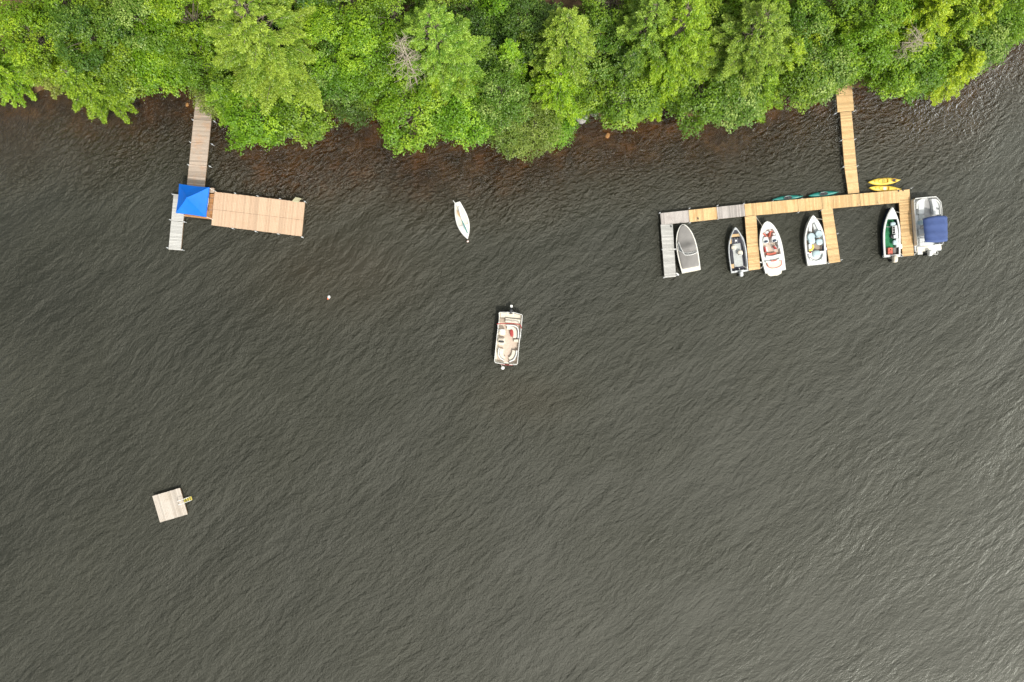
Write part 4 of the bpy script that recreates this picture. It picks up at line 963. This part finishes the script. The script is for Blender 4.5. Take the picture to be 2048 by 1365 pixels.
# second row and back: position of the tree top in the photograph
B = [
 ('leafy','green',40,95,9,3.5,'dull green tree in the left corner, below its edge neighbours'),
 ('leafy','dark',115,40,11,3.5,'dark green tree near the top left corner'),
 ('leafy','green',165,110,9,3,'mid green tree standing above the long pointed hemlock bough'),
 ('leafy','pale',235,35,11,3.5,'tree with pale yellow tips near the top, left of the big soft pine'),
 ('leafy','bright',290,110,9,3,'bright tree with yellow tips midway between left edge and big pine'),
 ('leafy','green',350,90,9,3,'green tree touching the left flank of the big soft pine'),
 ('leafy','bright',0,20,11,3.5,'bright tree cut by the top left corner'),
 ('leafy','bright',330,-10,11,3.5,'bright tree cut by the top edge left of the big pine'),
 ('pine','pine',480,28,15,6.6,'very large soft yellow-green pine above the brown walkway'),
 ('leafy','bright',625,40,11,3.5,'bright green tree right of the big soft pine near the top edge'),
 ('leafy','pale',650,130,9,3,'pale speckled tree between the two large pines'),
 ('leafy','bright',715,60,11,3.5,'bright clumpy tree midway between the two large pines'),
 ('leafy','green',735,150,9,3,'green tree above the dark round bush'),
 ('leafy','green',770,-20,11,3.5,'tree cut by the top edge left of the bare dead tree'),
 ('pine','pine',862,35,14,4.8,'tall yellow-green pine beside the bare dead tree'),
 ('hemlock','yellow',865,165,8,3,'yellowish hemlock hanging below the tall central pine'),
 ('hemlock','green',925,170,7,3,'feathery green hemlock right below the tall central pine'),
 ('leafy','dark',975,82,6,2.5,'dark shaded tree right of the tall central pine'),
 ('hemlock','bright',1018,92,8,2,'narrow bright green spire in the dark gap of mid shore'),
 ('leafy','pale',1005,165,9,3,'tree with creamy leaf tips above the two olive shrubs'),
 ('hemlock','pine',1135,30,13,4.6,'tall lime hemlock near the top in the middle of the wood'),
 ('hemlock','bright',1120,150,8,3.5,'bright hemlock below the tall lime one'),
 ('leafy','green',1190,180,6.5,2.5,'green tree behind the grey boulders'),
 ('leafy','pale',1225,50,9,3,'tree with yellow tips right of the tall lime hemlock'),
 ('hemlock','dark',1262,115,9,3,'dark green tree in shade above the bare twigs'),
 ('pine','bluepine',1318,10,13,4,'soft green pine cut by the top edge in right half'),
 ('pine','yellow',1378,70,13,4.8,'lime pine left of the dark hole in the right half'),
 ('hemlock','bright',1330,160,8,3.5,'bright hemlock below the lime pine'),
 ('hemlock','green',1405,150,8,3,'rounded green tree below the dark hole'),
 ('leafy','yellow',1465,-8,9,3,'yellow-tipped tree above the dark hole in the right half'),
 ('pine','bluepine',1545,70,13,5,'broad soft green pine right of the dark hole'),
 ('hemlock','bright',1520,170,8,3,'bright hemlock at the foot of the broad soft pine'),
 ('hemlock','yellow',1600,110,9,3,'lime hemlock on the right flank of the broad soft pine'),
 ('leafy','pale',1640,25,9,3,'white flowering tree near the top edge left of the golden bush'),
 ('leafy','gold',1655,50,6.5,2.5,'small golden-orange tree above the yellow walkway'),
 ('hemlock','green',1722,25,9,3,'green hemlock near the top edge right of the golden tree'),
 ('leafy','bright',1752,68,9,3,'bright green tree directly above the yellow walkway'),
 ('hemlock','green',1790,60,9,3,'green hemlock left of the bare trunks at right'),
 ('leafy','green',1790,130,6.5,3,'green tree below the bare trunks at right'),
 ('leafy','bright',1800,-5,11,3.5,'bright tree cut by the top edge above the bare trunks'),
 ('hemlock','yellow',1865,100,9,3,'lime hemlock just right of the bare trunks'),
 ('hemlock','gold',1915,35,12,4.2,'tall golden-green hemlock near the top right corner'),
 ('hemlock','yellow',1955,80,9,3,'green tree under the golden trees at right'),
 ('hemlock','gold',1992,0,9,3,'golden-green tree in the top right corner area'),
 ('leafy','yellow',2052,-5,9,3.5,'lime tree cut by the top right corner'),
 ('leafy','dark',1062,12,9,3,'added dark filler tree behind the narrow bright spire, right of the dark gap'),  # dark leaves added to darken the gap, like the two bushes below
 ('shrub','dark',1035,70,4.5,2.5,'added dark bush standing for floor shade deep in the gap of mid shore'),  # added dark foliage stands in for shadowed forest floor
 ('shrub','dark',945,20,4.5,2.5,'added dark bush standing for floor shade in the gap right of the tall central pine'),
 ('leafy','green',60,-45,11,3.5,'tree crown showing only its lower boughs at the top left edge'),
 ('leafy','green',200,-60,11,3.5,'green tree whose boughs show at the top edge left of the big pine'),
 ('leafy','dark',560,-45,11,3.5,'dark tree at the top edge just right of the big pine'),
 ('leafy','green',680,-60,11,3.5,'green tree at the top edge above the bright clumpy tree'),
 ('leafy','green',870,-90,9,3.5,'green boughs at the top edge above the tall central pine'),
 ('leafy','bright',990,-60,9,3,'bright boughs at the top edge above the dark gap'),
 ('leafy','green',1240,-55,11,3.5,'green boughs at the top edge left of the soft green pine'),
 ('leafy','green',1410,-50,11,3.5,'green boughs at the top edge above the lime pine'),
 ('hemlock','green',1570,-60,12,4.2,'green hemlock boughs at the top edge above the broad soft pine'),
 ('leafy','green',1690,-60,11,3.5,'green boughs at the top edge above the golden-orange tree'),
 ('leafy','bright',1880,-70,11,3.5,'bright boughs at the top edge above the tall golden hemlock'),
 ('leafy','yellow',2000,-85,11,3.5,'lime boughs at the top edge near the right corner'),
]
for i, (k, c, px, py, H, Rr, lb) in enumerate(B):
    x, y = P(px, py, H); y = max(y, float(shore(np.array(x)))-.5+Rr*(.85 if px < 1930 else 1.2))
    tree(k, c, x, y, H, Rr, (i+(1 if px > 1000 else 0)) % 2,   .88 if k == 'leafy' else 1.0, lb)
for (px, py, H, Rr, lb, sd) in [(800, 92, 13, 2.6, 'bare grey dead tree with radiating twigs in the middle of the wood', 3), (1238, 186, 5.5, 1.3, 'small bare grey dead tree near the boulders', 5), (1838, 75, 9, 1.8, 'bare pale trunk and limbs among hemlocks at right', 8)]:
    x, y = P(px, py, H); t_ = thing('dead_tree', lb, 'tree', (x, y, .3), 0, 'dead trees'); a, c = dead(H, Rr, sd)
    a.build('trunk', M['dead_bark'], t_); c.build('branches', M['dead_bark'], t_)
